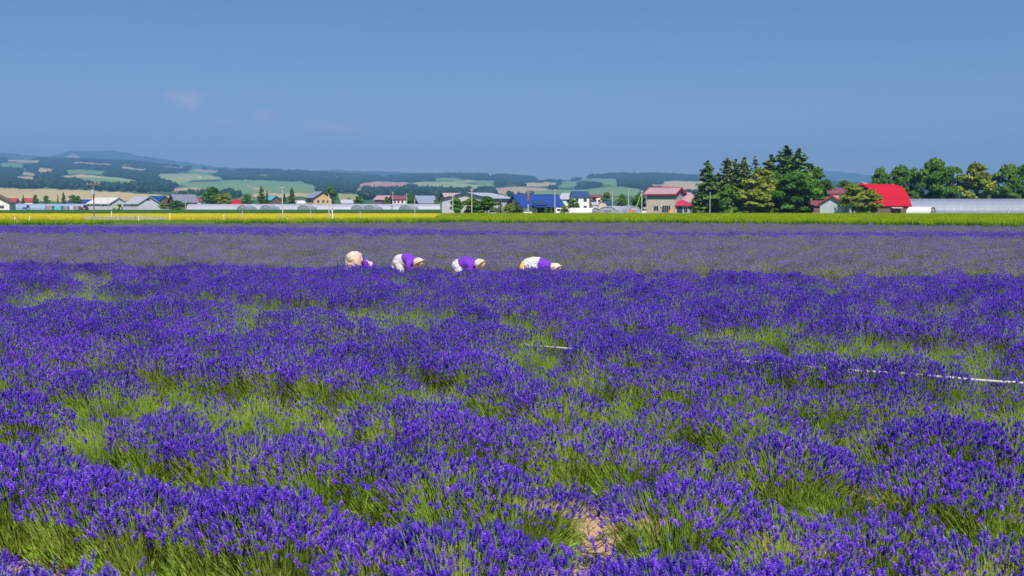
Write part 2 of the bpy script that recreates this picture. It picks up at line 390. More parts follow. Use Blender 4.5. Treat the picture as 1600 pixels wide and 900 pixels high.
def bush(rng, n_spk, H, RX, RY, n_leaf, n_green=0, lod=False, leaf_w=.0048, droop=.26, scale_spk=.82, patch=1.0):
    """arrays of one lavender bush: (flower spikes), (stems), (leaves), (woody base); stems radiate from a low woody crown"""
    n = n_spk + n_green
    r = np.sqrt(rng.random(n)) * 1.05; ph = rng.random(n) * 2 * np.pi
    # clumps: stems bunch together
    k = 14; cph = rng.random(k) * 6.28; cr = np.sqrt(rng.random(k)); wh = rng.integers(0, k, n); use = rng.random(n) < .45
    cx, cyy = cr * np.cos(cph), cr * np.sin(cph)
    x = np.where(use, cx[wh] + rng.normal(0, .13, n), r * np.cos(ph)); y = np.where(use, cyy[wh] + rng.normal(0, .13, n), r * np.sin(ph))
    r = np.minimum(np.hypot(x, y), 1.25); ch = rng.normal(0, .045, k)
    z = H * (1 - droop * r ** 2) + rng.normal(0, .035, n) + np.where(use, ch[wh], 0)
    z = np.maximum(z, .12)
    z[n_spk:] *= rng.uniform(.62, .95, n_green)
    tip = np.stack([x * RX, y * RY, z], 1)
    base = np.stack([x * RX * .52, y * RY * .52, np.full(n, .08) + rng.random(n) * .08], 1)
    mid = base * .42 + tip * .58; mid[:, 2] = base[:, 2] * .30 + tip[:, 2] * .70 - .02 * r; mid[:, :2] += rng.normal(0, .012, (n, 2))
    tan = tip - mid; tan += np.stack([rng.normal(0, .03, n), rng.normal(0, .03, n), np.abs(rng.normal(0, .02, n)) + .02], 1)
    tan /= np.linalg.norm(tan, axis=1, keepdims=True)
    st = np.clip(rng.normal(.5, .16, n), 0, 1)
    out = {}
    # stems: three-sided, two segments
    wst = .0016 if not lod else .004
    A, B = frames(tan)
    ang = np.array([0, 2.094, 4.189])
    ring = A[:, None, :] * np.cos(ang)[None, :, None] + B[:, None, :] * np.sin(ang)[None, :, None]
    SV = np.concatenate([(base[:, None] + ring * wst * 1.4), (mid[:, None] + ring * wst), (tip[:, None] + ring * wst * .7)], 1).reshape(-1, 3)
    q = []
    for lv in (0, 3):
        for i in range(3): q.append((lv + i, lv + (i + 1) % 3, lv + 3 + (i + 1) % 3, lv + 3 + i))
    q = np.array(q); SF = (q[None] + (np.arange(n) * 9)[:, None, None]).reshape(-1, 4)
    out['stems'] = (SV, SF, np.repeat(st, 9))
    # spikes
    pool = SPIKES_LOD if lod else SPIKES
    which = rng.integers(0, len(pool), n_spk); Vs = []; Fs = []; Ts = []; off = 0
    for wi, (tv, tf, tt) in enumerate(pool):
        ids = np.where(which == wi)[0]
        if not len(ids): continue
        s = rng.uniform(.8, 1.25, len(ids))[:, None, None] * scale_spk
        vv = tip[ids][:, None] + s * (tv[None, :, 0:1] * A[ids][:, None] + tv[None, :, 1:2] * B[ids][:, None] + tv[None, :, 2:3] * tan[ids][:, None])
        Vs.append(vv.reshape(-1, 3)); Fs.append((tf[None] + (off + np.arange(len(ids)) * len(tv))[:, None, None]).reshape(-1, 3)); off += len(ids) * len(tv)
        Ts.append((np.clip(rng.normal(.5, .2, len(ids)), .05, .95)[:, None] + tt[None]).ravel())
    if Vs: out['spikes'] = (np.concatenate(Vs), np.concatenate(Fs), np.clip(np.concatenate(Ts), 0, 1))
    # leaves: slim blades, upright and leaning out
    m = n_leaf
    rr = rng.random(m) ** .36; pp = rng.random(m) * 6.283
    lx, ly = rr * np.cos(pp) * RX * .85, rr * np.sin(pp) * RY * .85
    ztop = H * (1 - .5 * rr ** 2) * .74
    lz = (.12 + .88 * rng.random(m) ** .6) * np.maximum(ztop - .04, .03)
    d = np.stack([lx * 1.1 + rng.normal(0, .14, m), ly * 1.1 + rng.normal(0, .14, m), np.full(m, .42) + rng.random(m) * .3], 1); d /= np.linalg.norm(d, axis=1, keepdims=True)
    A2, B2 = frames(d); th = rng.random(m) * 6.283; sd = A2 * np.cos(th)[:, None] + B2 * np.sin(th)[:, None]
    ln = rng.uniform(.045, .10, m)[:, None] * (1.25 if lod else 1); ww = leaf_w * rng.uniform(.7, 1.3, m)[:, None] * (2 if lod else 1)
    p0 = np.stack([lx, ly, lz], 1)
    LV = np.stack([p0 - sd * ww * .5, p0 + d * ln * .5 - sd * ww, p0 + d * ln, p0 + d * ln * .5 + sd * ww], 1).reshape(-1, 3)
    LF = np.arange(m * 4).reshape(-1, 4)
    lt = np.clip(rng.normal(.48, .2, m), 0, 1)
    out['leaves'] = (LV, LF, np.repeat(lt, 4))
    # woody base: short crooked twigs
    m = 60 if not lod else 14
    pp = rng.random(m) * 6.283; d = np.stack([np.cos(pp) * .8, np.sin(pp) * .8, rng.uniform(.1, .9, m)], 1); d /= np.linalg.norm(d, axis=1, keepdims=True)
    A2, B2 = frames(d); p0 = np.stack([np.cos(pp) * RX * .1, np.sin(pp) * RY * .1, np.full(m, .02)], 1); p1 = p0 + d * rng.uniform(.12, .34, m)[:, None]
    ring = A2[:, None, :] * np.cos(ang)[None, :, None] + B2[:, None, :] * np.sin(ang)[None, :, None]
    WV = np.concatenate([p0[:, None] + ring * .006, p1[:, None] + ring * .002], 1).reshape(-1, 3)
    q = np.array([(i, (i + 1) % 3, 3 + (i + 1) % 3, 3 + i) for i in range(3)]); WF = (q[None] + (np.arange(m) * 6)[:, None, None]).reshape(-1, 4)
    out['wood'] = (WV, WF, np.repeat(rng.random(m), 6))
    return out
def bush_mesh(name, a, keys, mats):
    Vs = []; Fs = []; Ts = []; off = 0; mi = []; mm = []
    for k, mt in zip(keys, mats):
        if k not in a: continue
        v, f, t = a[k]; Vs.append(v); Fs.append(f + off); Ts.append(t); off += len(v); mi.append(len(mm)); mm.append(mt)
    return npmesh(name, np.concatenate(Vs), Fs, mm, mi, np.concatenate(Ts))

brng = np.random.default_rng(11)
VAR = []        # (state, arrays, foliage material)
for i in range(6): VAR.append(('full', bush(brng, 700, brng.uniform(.61, .68), .50, .39, 1700, 190), 'lleaf'))
for i in range(4): VAR.append(('medium', bush(brng, 400, brng.uniform(.56, .64), .50, .40, 2000, 330), 'lleaf'))
for i in range(4): VAR.append(('green', bush(brng, 90, brng.uniform(.50, .58), .52, .46, 2300, 750), 'lleaf'))
for i in range(2): VAR.append(('dry', bush(brng, 40, .36, .46, .46, 1500, 60), 'dryleaf'))
STATE_IDX = {s: [i for i, q in enumerate(VAR) if q[0] == s] for s in ('full', 'medium', 'green', 'dry')}
KEYS = ('spikes', 'stems', 'leaves', 'wood')
VAR_PARTS = []; VAR_WHOLE = []
for i, (s, a, fm) in enumerate(VAR):
    VAR_PARTS.append({'flower_spikes': bush_mesh('flower_spikes', a, ('spikes',), (M['petal'],)),
                      'stems': bush_mesh('stems', a, ('stems',), (M['stem'],)),
                      'foliage': bush_mesh('foliage', a, ('leaves',), (M[fm],)),
                      'woody_base': bush_mesh('woody_base', a, ('wood',), (M['wood'],))})
    VAR_WHOLE.append(bush_mesh('lavender_whole', a, KEYS, (M['petal'], M['stem'], M[fm], M['wood'])))
violet_coll = coll_of('violet_lavender', VAR_WHOLE)
FADED = []
for i in range(5):
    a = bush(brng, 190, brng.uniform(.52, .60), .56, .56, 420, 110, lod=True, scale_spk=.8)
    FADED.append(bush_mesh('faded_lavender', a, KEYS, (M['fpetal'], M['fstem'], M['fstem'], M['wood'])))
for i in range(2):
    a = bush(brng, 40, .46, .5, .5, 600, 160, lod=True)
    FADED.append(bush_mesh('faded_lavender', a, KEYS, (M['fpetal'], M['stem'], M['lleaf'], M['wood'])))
faded_coll = coll_of('faded_lavender', FADED)
VLOD = []
for i in range(4):
    a = bush(brng, 380, brng.uniform(.58, .64), .6, .6, 300, 20, lod=True, scale_spk=.95)
    VLOD.append(bush_mesh('far_violet', a, KEYS, (M['petal'], M['stem'], M['stem'], M['wood'])))
vlod_coll = coll_of('far_violet', VLOD)

# where the photograph shows green, half-open or dead bushes: (u, v, half width, half height, state)
PATCH = [(130, 700, 75, 40, 'green'), (30, 690, 50, 30, 'dry'), (190, 735, 40, 22, 'dry'), (140, 440, 40, 9, 'green'), (60, 465, 60, 8, 'green'),
         (195, 470, 60, 9, 'green'), (280, 474, 30, 9, 'green'), (390, 482, 70, 10, 'green'), (480, 487, 40, 9, 'green'), (605, 495, 30, 12, 'green'),
         (665, 500, 26, 10, 'green'), (560, 497, 30, 9, 'green'), (370, 515, 34, 10, 'green'), (230, 440, 12, 6, 'green'), (820, 505, 30, 12, 'green'),
         (850, 515, 30, 10, 'green'), (910, 512, 20, 9, 'green'), (1090, 523, 30, 12, 'green'), (1155, 527, 50, 13, 'green'), (1220, 533, 40, 12, 'green'),
         (1290, 535, 40, 12, 'medium'), (1380, 543, 45, 15, 'green'), (1450, 550, 40, 15, 'green'), (1530, 553, 35, 14, 'green'), (1490, 493, 40, 9, 'green'),
         (1215, 480, 30, 7, 'green'), (850, 560, 70, 30, 'green'), (780, 545, 40, 20, 'medium'), (450, 550, 30, 12, 'medium'), (860, 590, 60, 14, 'medium'),
         (250, 620, 130, 22, 'green'), (380, 640, 60, 20, 'green'), (80, 605, 60, 20, 'medium'), (580, 655, 50, 20, 'green'), (500, 650, 50, 20, 'green'),
         (790, 690, 70, 20, 'medium'), (930, 705, 60, 16, 'medium'), (950, 735, 16, 12, 'dry'), (880, 780, 60, 40, 'medium'), (680, 800, 40, 30, 'dry'), (1240, 640, 50, 24, 'green'),
         (1350, 680, 60, 30, 'medium'), (960, 660, 60, 24, 'green'), (1050, 720, 50, 34, 'green'), (1520, 610, 60, 12, 'green'), (1250, 520, 30, 8, 'medium'),
         (1100, 440, 14, 5, 'green'), (930, 455, 40, 6, 'medium'), (1040, 490, 40, 9, 'medium'), (15, 520, 30, 12, 'medium'), (1550, 660, 50, 30, 'green'), (640, 470, 40, 8, 'medium'), (1200, 850, 230, 45, 'medium'), (1330, 860, 60, 40, 'green'), (1500, 870, 130, 40, 'medium'), (860, 800, 80, 40, 'medium'), (620, 745, 110, 28, 'medium'), (430, 735, 90, 22, 'medium'),
         (1480, 720, 100, 30, 'medium'), (1130, 640, 60, 30, 'medium'), (1000, 600, 80, 15, 'medium'), (1330, 625, 60, 14, 'medium'), (700, 610, 50, 14, 'green'), (170, 560, 40, 10, 'medium'), (330, 560, 40, 10, 'medium'),
         (760, 480, 60, 6, 'medium'), (1370, 500, 50, 7, 'medium'), (440, 455, 50, 5, 'medium'), (1150, 460, 50, 5, 'medium'), (1300, 455, 40, 5, 'green'), (560, 580, 50, 12, 'medium')]
ROW_A = R(28.7); TA = math.tan(ROW_A)
prng = np.random.default_rng(21)
cands = []
rows = [1.95 + 1.75 * k for k in range(-1, 32)]
ORD = ['first', 'second', 'third', 'fourth', 'fifth', 'sixth', 'seventh', 'eighth', 'ninth', 'tenth', 'eleventh', 'twelfth', 'thirteenth', 'fourteenth',
       'fifteenth', 'sixteenth', 'seventeenth', 'eighteenth', 'nineteenth', 'twentieth']
def nz2(x, y, s):
    return math.sin(x * 1.3 * s + 1.7 * math.sin(y * .9 * s + 2)) * math.cos(y * 1.1 * s + 1.3 * math.sin(x * .7 * s)) 
for ri, c in enumerate(rows):
    sdist = -46.0
    while sdist < 46:
        sdist += .57 * prng.uniform(.85, 1.15)
        x = sdist * math.cos(ROW_A) + prng.normal(0, .05); y = c - sdist * math.sin(ROW_A) + prng.normal(0, .07)
        if y < 3.0 or y > EDGE_NEAR(x) - .4: continue
        if abs(x) > .47 * y + 3.2: continue
        st = None; u, v = proj(x, y, .5)
        for (pu, pv, a, b, s) in PATCH:
            if ((u - pu) / (a + 8)) ** 2 + ((v - pv) / (b + 5)) ** 2 < 1: st = s; break
        sc = prng.uniform(.94, 1.08)
        if st is None:
            q = nz2(x, y, .9) * .22 + prng.random() * .95 + .25 * math.sin(sdist * .55 + ri * 2.3) * math.cos(sdist * .21 + ri * 5.1)
            near = max(0, min(1, (16 - y) / 8))
            lim = .70 + .10 * (1 - near)
            st = 'full' if q < lim else ('medium' if q < lim + .22 else 'green')
            if prng.random() < .015: st = 'dry'
        if ((x - .52) / .20) ** 2 + ((y - 7.0) / .35) ** 2 < 1 or ((x + 3.25) / .22) ** 2 + ((y - 9.4) / .4) ** 2 < 1: continue      # the bare gap where the sandy soil shows
        inframe = (-40 < u < 1640) and (v < 1010)
        cands.append((y, x, ri, st, sc, inframe, u, v))
frame_rows = sorted({c[2] for c in cands if c[5]})
cands.sort(key=lambda q: q[0])
things = [q for q in cands if q[5] and proj(q[1], q[0], .66)[1] < 905][:300]
tset = set(id(q) for q in things)
rest = [q for q in cands if id(q) not in tset]
STATE_LABEL = {'full': 'lavender bush in full violet bloom', 'medium': 'half open lavender bush', 'green': 'mostly green lavender bush', 'dry': 'low dry brownish lavender bush'}
ZONE = ('far left', 'left of centre', 'in the middle', 'right of centre', 'far right')
rank = {r: i for i, r in enumerate(sorted({q[2] for q in things}))}
for (y, x, ri, st, sc, inf, u, v) in things:
    k = int(prng.choice(STATE_IDX[st])); nrow = rank[ri]
    e = empty('lavender_bush', (x, y, 0.0), -ROW_A + prng.normal(0, .25) + (math.pi if prng.random() < .5 else 0),
              label='%s, %s row from the front, %s' % (STATE_LABEL[st], ORD[nrow] if nrow < 20 else 'rearmost', ZONE[min(4, max(0, int(u / 320)))]), cat='lavender bush', group='lavender bushes of the near violet rows')
    e.scale = (sc, sc, sc * prng.uniform(.94, 1.06))
    for pn, me in VAR_PARTS[k].items():
        link(pn, me, e, kind='stuff')
if rest:
    pts = np.array([(q[1], q[0], 0.0) for q in rest]); n = len(rest)
    vi = [int(prng.choice(STATE_IDX[q[3]])) for q in rest]
    scatter('lavender_field', pts, -ROW_A + prng.normal(0, .25, n) + np.pi * prng.integers(0, 2, n), np.array([q[4] for q in rest]), vi, violet_coll,
            label='far rows of the violet lavender field below the bent workers', cat='lavender field', kind='stuff')

# clods, dead stems and fallen flowers on the bare soil
def litter(rng, n=70, size=.9):
    c = np.stack([rng.uniform(-size, size, n) * .5, rng.uniform(-size, size, n) * .5, rng.random(n) * .015 + .012], 1)
    a = rng.random(n) * 6.283; d = np.stack([np.cos(a), np.sin(a), rng.normal(0, .25, n)], 1); sd = np.stack([-np.sin(a), np.cos(a), np.zeros(n)], 1)
    ln = rng.uniform(.03, .14, n)[:, None]; ww = rng.uniform(.002, .005, n)[:, None]; up = np.array([[0, 0, 1.]])
    Vq = np.stack([c - d * ln - sd * ww, c + d * ln - sd * ww, c + d * ln + sd * ww, c - d * ln + sd * ww, c - d * ln * .9 + up * ww * 1.6, c + d * ln * .9 + up * ww * 1.6], 1).reshape(-1, 3)
    k = np.arange(n)[:, None] * 6
    tw = (Vq, [k + np.array([[0, 1, 5, 4]]), k + np.array([[2, 3, 4, 5]])], np.repeat(rng.random(n), 6))
    m = 34; c = np.stack([rng.uniform(-size, size, m) * .5, rng.uniform(-size, size, m) * .5, np.full(m, .008)], 1); r = rng.uniform(.008, .038, m)[:, None, None]
    t_ = np.array([(1, 0, 0), (.2, .95, .1), (-.9, .3, 0), (-.4, -.9, .1), (.6, -.7, 0), (.1, .05, .75)]) ; cv = c[:, None] + r * (t_[None] * rng.uniform(.7, 1.3, (m, 6, 1)))
    kk = np.arange(m)[:, None] * 6 + len(Vq); cf = np.concatenate([kk + np.array([[i, (i + 1) % 5, 5]]) for i in range(5)])
    return npmesh('litter', np.concatenate([Vq, cv.reshape(-1, 3)]), tw[1] + [cf], [M['dryleaf'], M['clod']], [0, 0, 1], np.concatenate([tw[2], np.full(m * 6, .5)]))
lrng = np.random.default_rng(77)
M['clod'] = mat('soil_clod', (.42, .27, .17), .95, (.30, .19, .12), 14, spec=.05)
lp = []
for yy in np.arange(3.0, 24, .7):
    for xx in np.arange(-.47 * yy - 1.5, .47 * yy + 1.5, .7): lp.append((xx + lrng.uniform(-.2, .2), yy + lrng.uniform(-.2, .2), .004))
scatter('soil_litter', np.array(lp), lrng.uniform(0, 6.28, len(lp)), lrng.uniform(.8, 1.2, len(lp)), lrng.integers(0, 3, len(lp)), coll_of('litter', [litter(lrng) for _ in range(3)]),
        label='clods and dead stems littering the soil between lavender rows', cat='litter', kind='stuff')

# the paler, already faded lavender beyond the workers, with one violet band across it
BAND_N = [(-400, 74), (0, 71), (600, 65), (1000, 65.5), (1600, 61), (2000, 59)]
BAND_F = [(-400, 94), (0, 89), (300, 86), (600, 79), (820, 70), (1000, 68), (1600, 70), (2000, 70)]
fp = []; bp_ = []
grng = np.random.default_rng(5)
yy = 26.0
while yy < 124:
    step = .85 if yy < 60 else 1.05
    hw = .47 * yy + 6
    xs = np.arange(-hw, hw, step)
    for x in xs:
        px = x + grng.uniform(-.3, .3); py = yy + grng.uniform(-.35, .35)
        if py < EDGE_NEAR(px) + 2.1: continue
        u, v = proj(px, py, .5)
        if py > lerp_tab(LAV_FAR, u): continue
        if lerp_tab(BAND_N, u) < py < lerp_tab(BAND_F, u): bp_.append((px, py, 0)); continue
        fp.append((px, py, 0))
    yy += step
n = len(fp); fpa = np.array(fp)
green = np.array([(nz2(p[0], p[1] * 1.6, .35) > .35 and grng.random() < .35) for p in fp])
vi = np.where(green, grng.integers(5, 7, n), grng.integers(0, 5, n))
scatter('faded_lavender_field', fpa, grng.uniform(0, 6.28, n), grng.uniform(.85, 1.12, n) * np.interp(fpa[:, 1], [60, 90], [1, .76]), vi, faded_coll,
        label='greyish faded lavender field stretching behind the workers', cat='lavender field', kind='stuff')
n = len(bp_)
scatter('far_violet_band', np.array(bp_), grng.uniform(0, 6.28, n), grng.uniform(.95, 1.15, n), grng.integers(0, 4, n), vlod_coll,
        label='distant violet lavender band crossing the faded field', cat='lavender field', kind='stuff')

# ------------------------------------------------------------------ crops beyond the lavender
def tuft(rng, mt, n, h, wd, size, lean=.15):
    x = rng.uniform(-size / 2, size / 2, n); y = rng.uniform(-size / 2, size / 2, n); hh = h * rng.uniform(.75, 1.15, n)
    a = rng.random(n) * 6.283; s = np.stack([np.cos(a), np.sin(a), a * 0], 1) * wd
    b = np.stack([x, y, x * 0], 1); t = b + np.stack([rng.normal(0, lean, n) * h, rng.normal(0, lean, n) * h, hh], 1); m_ = b * .45 + t * .55; m_[:, 2] += .06 * h
    Vq = np.stack([b - s, b + s, m_ + s, m_ - s, t], 1).reshape(-1, 3); k = np.arange(n)[:, None] * 5
    tn = rng.normal(.5, .2, n)[:, None] + np.array([[-.6, -.6, -.22, -.22, .35]])  # shade low among the blades put into the tint: dark base, pale tip
    return npmesh('tuft', Vq, [k + np.array([[0, 1, 2, 3]]), k + np.array([[3, 2, 4]])], [mt], [0, 0], np.clip(tn, 0, 1).ravel())
def crop(name, label, cat, mt, u0, u1, near, far, h, step, nbl, wd, thick=True):
    rg = np.random.default_rng(abs(hash(label)) % 1000 if False else len(label))
    coll = coll_of('tufts_' + name, [tuft(rg, mt, nbl, h, wd, step * 1.5) for _ in range(4)])
    pts = []
    us = np.linspace(u0, u1, 60); lo = min(near(u) for u in us); hi = max(far(u) for u in us)
    y = lo
    while y < hi:
        for x in np.arange(X(u0, y), X(u1, y), step):
            px = x + rg.uniform(-.4, .4) * step; py = y + rg.uniform(-.4, .4) * step
            u = CX + F * px / py / 1.003
            if near(u) < py < far(u): pts.append((px, py, 0))
        y += step * (1 if y < lo + 25 else 1.5)
    n = len(pts)
    scatter(name, np.array(pts), rg.uniform(0, 6.28, n), rg.uniform(.9, 1.1, n), rg.integers(0, 4, n), coll, label=label, cat=cat, kind='stuff')
RICE_B = [(-400, 106), (300, 114), (400, 120.5), (560, 127), (688, 131), (696, 200), (2000, 200)]
def flat_mat(name, c1, c2): return mat(name, c1, .95, c2, .5, 8, spec=.1)
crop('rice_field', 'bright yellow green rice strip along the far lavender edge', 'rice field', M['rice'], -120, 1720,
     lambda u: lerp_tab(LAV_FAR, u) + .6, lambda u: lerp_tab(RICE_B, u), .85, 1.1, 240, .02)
V, Fc = strip_poly(-120, 1720, lambda u: lerp_tab(LAV_FAR, u) + 1.6, lambda u: max(lerp_tab(RICE_B, u), lerp_tab(LAV_FAR, u) + 1.7), .30, 120)
MB().add(V, Fc).build('rice_bed', flat_mat('rice_bed', (.12, .20, .02), (.18, .25, .03)), kind='structure')
YN = lambda u: lerp_tab([(-200, 166), (690, 166)], u)
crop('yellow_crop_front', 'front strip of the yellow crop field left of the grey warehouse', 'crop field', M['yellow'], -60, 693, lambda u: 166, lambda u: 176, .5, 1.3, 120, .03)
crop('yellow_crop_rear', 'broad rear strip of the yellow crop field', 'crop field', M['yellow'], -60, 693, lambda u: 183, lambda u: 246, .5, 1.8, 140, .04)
V, Fc = strip_poly(-60, 692, lambda u: 183.5, lambda u: 246, .28, 20)
MB().add(V, Fc).build('yellow_field_bed', flat_mat('yellow_bed', (.42, .37, .04), (.50, .43, .04)), kind='structure')
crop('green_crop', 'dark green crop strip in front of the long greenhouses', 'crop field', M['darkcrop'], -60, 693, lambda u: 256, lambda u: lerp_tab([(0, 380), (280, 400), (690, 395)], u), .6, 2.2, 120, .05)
V, Fc = strip_poly(-60, 692, lambda u: 257, lambda u: 400, .35, 20)
MB().add(V, Fc).build('green_field_bed', flat_mat('green_bed', (.05, .13, .03), (.07, .17, .04)), kind='structure')
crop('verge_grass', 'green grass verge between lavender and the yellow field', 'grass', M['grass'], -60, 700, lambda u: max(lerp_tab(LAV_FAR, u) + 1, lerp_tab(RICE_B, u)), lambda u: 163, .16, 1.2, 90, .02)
V, Fc = strip_poly(650, 697, lambda u: 470, lambda u: 640, .5, 8)
MB().add(V, Fc).build('ochre_field', flat_mat('ochre', (.38, .22, .05), (.46, .28, .07)), kind='structure')
V, Fc = strip_poly(893, 1015, lambda u: 400, lambda u: 600, .9, 8)
MB().add(V, Fc).build('ochre_field', flat_mat('ochre_2', (.34, .21, .06), (.42, .27, .08)), kind='structure')

# ------------------------------------------------------------------ hills
SKYL = [(-600, 250), (0, 250), (60, 250), (120, 251), (200, 254), (300, 263), (340, 267), (400, 267), (460, 269), (520, 273), (600, 277), (660, 275), (720, 274), (780, 275),
        (830, 279), (880, 281), (912, 281), (925, 275), (960, 274), (1030, 274), (1090, 277), (1200, 281), (1300, 287), (1420, 292), (1600, 296), (2200, 298)]
D0, D1 = 720.0, 6200.0
def hill_pt(u, t):
    vs = lerp_tab(SKYL, u); vb = 325.6
    # a long gentle foot and a steeper upper part
    v = vb + (vs - vb) * t
    D = D0 * (D1 / D0) ** (t ** .72)
    return v, D
COLS = {'wheat': (.42, .33, .17), 'tan': (.38, .27, .17), 'pink': (.42, .22, .17), 'pale': (.26, .32, .12), 'green': (.14, .24, .09), 'deep': (.06, .13, .05), 'lime': (.27, .29, .09)}
HP = [  # polygons of fields on the hills, in photo pixels
    ('wheat', [(-400, 293), (0, 294.5), (100, 296), (200, 301), (268, 306), (268, 312), (0, 316), (-400, 316)]), ('tan', [(10, 248), (62, 251), (62, 254), (10, 252.5)]),
    ('wheat', [(60, 262), (84, 265), (82, 270), (58, 271)]), ('tan', [(33, 268), (58, 271), (54, 274), (34, 272)]), ('tan', [(25, 275), (55, 276), (52, 281), (25, 280)]),
    ('wheat', [(88, 275), (130, 273), (160, 275), (170, 279), (120, 279), (92, 278)]), ('green', [(115, 278), (160, 277), (215, 283), (190, 287), (130, 284)]), ('pale', [(160, 275), (215, 282), (213, 285), (165, 279)]),
    ('tan', [(188, 259), (228, 265), (228, 268), (190, 263)]), ('tan', [(112, 253), (176, 256), (176, 258.5), (112, 255.5)]), ('green', [(105, 265), (165, 267), (160, 272), (100, 270)]),
    ('pale', [(248, 272), (285, 271), (320, 272), (350, 278), (300, 282), (280, 288), (268, 285), (245, 278)]), ('tan', [(268, 294), (318, 292), (318, 297), (270, 298)]), ('green', [(280, 286), (340, 283), (380, 281), (470, 284), (495, 292), (490, 301), (440, 303), (380, 300), (330, 296), (285, 291)]),
    ('green', [(300, 263), (340, 267), (338, 271), (290, 270)]), ('tan', [(305, 264), (342, 266.5), (342, 268.5), (305, 267)]), ('tan', [(381, 288), (388, 289), (424, 301), (412, 301)]), ('wheat', [(395, 302), (500, 302), (500, 307), (395, 308)]),
    ('tan', [(402, 273), (420, 275), (418, 277.5), (404, 276)]), ('lime', [(523, 303), (563, 303), (560, 311), (523, 312)]), ('pale', [(555, 295), (565, 294), (566, 301), (555, 301)]),
    ('pink', [(558, 288), (585, 284), (625, 284.5), (642, 286), (630, 292), (590, 293), (562, 291)]), ('pale', [(640, 287), (660, 283.5), (700, 284), (740, 288), (775, 293), (740, 294), (690, 293), (650, 291)]),
    ('lime', [(705, 283), (735, 280), (747, 283), (740, 285), (712, 285)]), ('green', [(680, 278), (728, 279), (700, 283), (680, 282)]), ('green', [(745, 283), (772, 282), (772, 291), (745, 288)]),
    ('tan', [(770, 294), (800, 292), (845, 293), (862, 297), (838, 302), (790, 303), (770, 299)]), ('wheat', [(818, 286), (850, 284.5), (872, 286), (868, 290), (825, 291)]), ('pink', [(600, 286), (625, 286), (620, 290), (600, 290)]),
    ('tan', [(832, 278), (900, 277.5), (888, 281.5), (840, 280.5)]), ('green', [(915, 279), (963, 279), (965, 290), (930, 286), (900, 283)]), ('green', [(830, 298), (870, 297), (920, 296), (960, 291), (1000, 296), (1000, 305), (900, 306), (830, 305)]),
    ('wheat', [(1034, 284), (1060, 282.5), (1100, 284), (1135, 290), (1135, 302), (1080, 298), (1040, 290)]), ('tan', [(1014, 288), (1040, 289), (1090, 298), (1060, 297), (1018, 291)]), ('green', [(880, 283), (905, 284), (900, 292), (870, 293)]),
    ('tan', [(250, 259), (290, 262), (288, 264), (250, 261)]), ('green', [(0, 255), (40, 256), (30, 262), (0, 262)])]
def in_poly(u, v, poly):
    c = False; n = len(poly); j = n - 1
    for i in range(n):
        (a, b), (e, f) = poly[i], poly[j]
        if (b > v) != (f > v) and u < (e - a) * (v - b) / (f - b) + a: c = not c
        j = i
    return c
FU0, FV0, FDU, FDV = -420.0, 235.0, 1.0, .25
_u, _v = np.meshgrid(np.arange(2140) * FDU + FU0, np.arange(400) * FDV + FV0, indexing='ij')
_v2 = _v + .5 * np.sin(_u * .11) + .3 * np.sin(_u * .31 + 1); _u2 = _u + 1.5 * np.sin(_v * 1.3)
FIELD = np.full(_u.shape, -1, np.int16)
for _i, (_n, _p) in enumerate(HP):
    c_ = np.zeros(_u.shape, bool); j_ = len(_p) - 1
    for i_ in range(len(_p)):
        (a_, b_), (e_, f_) = _p[i_], _p[j_]
        if b_ != f_: c_ ^= ((b_ > _v2) != (f_ > _v2)) & (_u2 < (e_ - a_) * (_v2 - b_) / (f_ - b_) + a_)
        j_ = i_
    FIELD[c_] = _i
def field_at(u, v):
    i = int((u - FU0) / FDU); j = int((v - FV0) / FDV)
    if not (0 <= i < 2140 and 0 <= j < 400): return None
    k = FIELD[i, j]
    return HP[k][0] if k >= 0 else None
hm = bpy.data.materials.new('hill_fields'); hm.use_nodes = True
t = hm.node_tree; b = t.nodes['Principled BSDF']; b.inputs['Roughness'].default_value = .95; b.inputs['Specular IOR Level'].default_value = .05
an = t.nodes.new('ShaderNodeAttribute'); an.attribute_name = 'crop'
nz = t.nodes.new('ShaderNodeTexNoise'); nz.inputs['Scale'].default_value = .012; nz.inputs['Detail'].default_value = 6
mp = t.nodes.new('ShaderNodeMapRange'); mp.inputs['To Min'].default_value = .72; mp.inputs['To Max'].default_value = 1.28
tcn = t.nodes.new('ShaderNodeTexCoord'); t.links.new(tcn.outputs['Object'], nz.inputs['Vector']); t.links.new(nz.outputs[0], mp.inputs['Value'])
vm = t.nodes.new('ShaderNodeVectorMath'); vm.operation = 'SCALE'; t.links.new(an.outputs['Color'], vm.inputs[0]); t.links.new(mp.outputs[0], vm.inputs['Scale'])
t.links.new(vm.outputs[0], b.inputs['Base Color'])
US = np.arange(-600, 2204, 4.0); NT = 150
hv = []; hc = []
for u in US:
    for k in range(NT + 1):
        tt = k / NT; v, D = hill_pt(u, tt); p = at(u, v, D)
        hv.append((p.x, p.y, p.z + (-.4 if k == 0 else 0)))
        fl = field_at(u, v) 
        hc.append(COLS[fl] if fl else ((.05, .10, .035) if nz2(u * .05, v * .3, 1) < .5 else (.10, .19, .06)))
    # back slope
    p = at(u, lerp_tab(SKYL, u), D1); hv.append((p.x * 1.25, p.y * 1.25, p.z * .55)); hc.append((.05, .10, .035))
W_ = NT + 2; nU = len(US)
ii, kk = np.meshgrid(np.arange(nU - 1), np.arange(W_ - 1), indexing='ij'); a0 = (ii * W_ + kk).ravel()
hf = np.stack([a0, a0 + W_, a0 + W_ + 1, a0 + 1], 1)
hme = npmesh('hills', np.array(hv), [hf], [hm])
ca = hme.attributes.new('crop', 'FLOAT_COLOR', 'POINT'); ca.data.foreach_set('color', np.concatenate([np.array(hc, np.float32), np.ones((len(hc), 1), np.float32)], 1).ravel())
hme.polygons.foreach_set('use_smooth', [True] * len(hme.polygons))
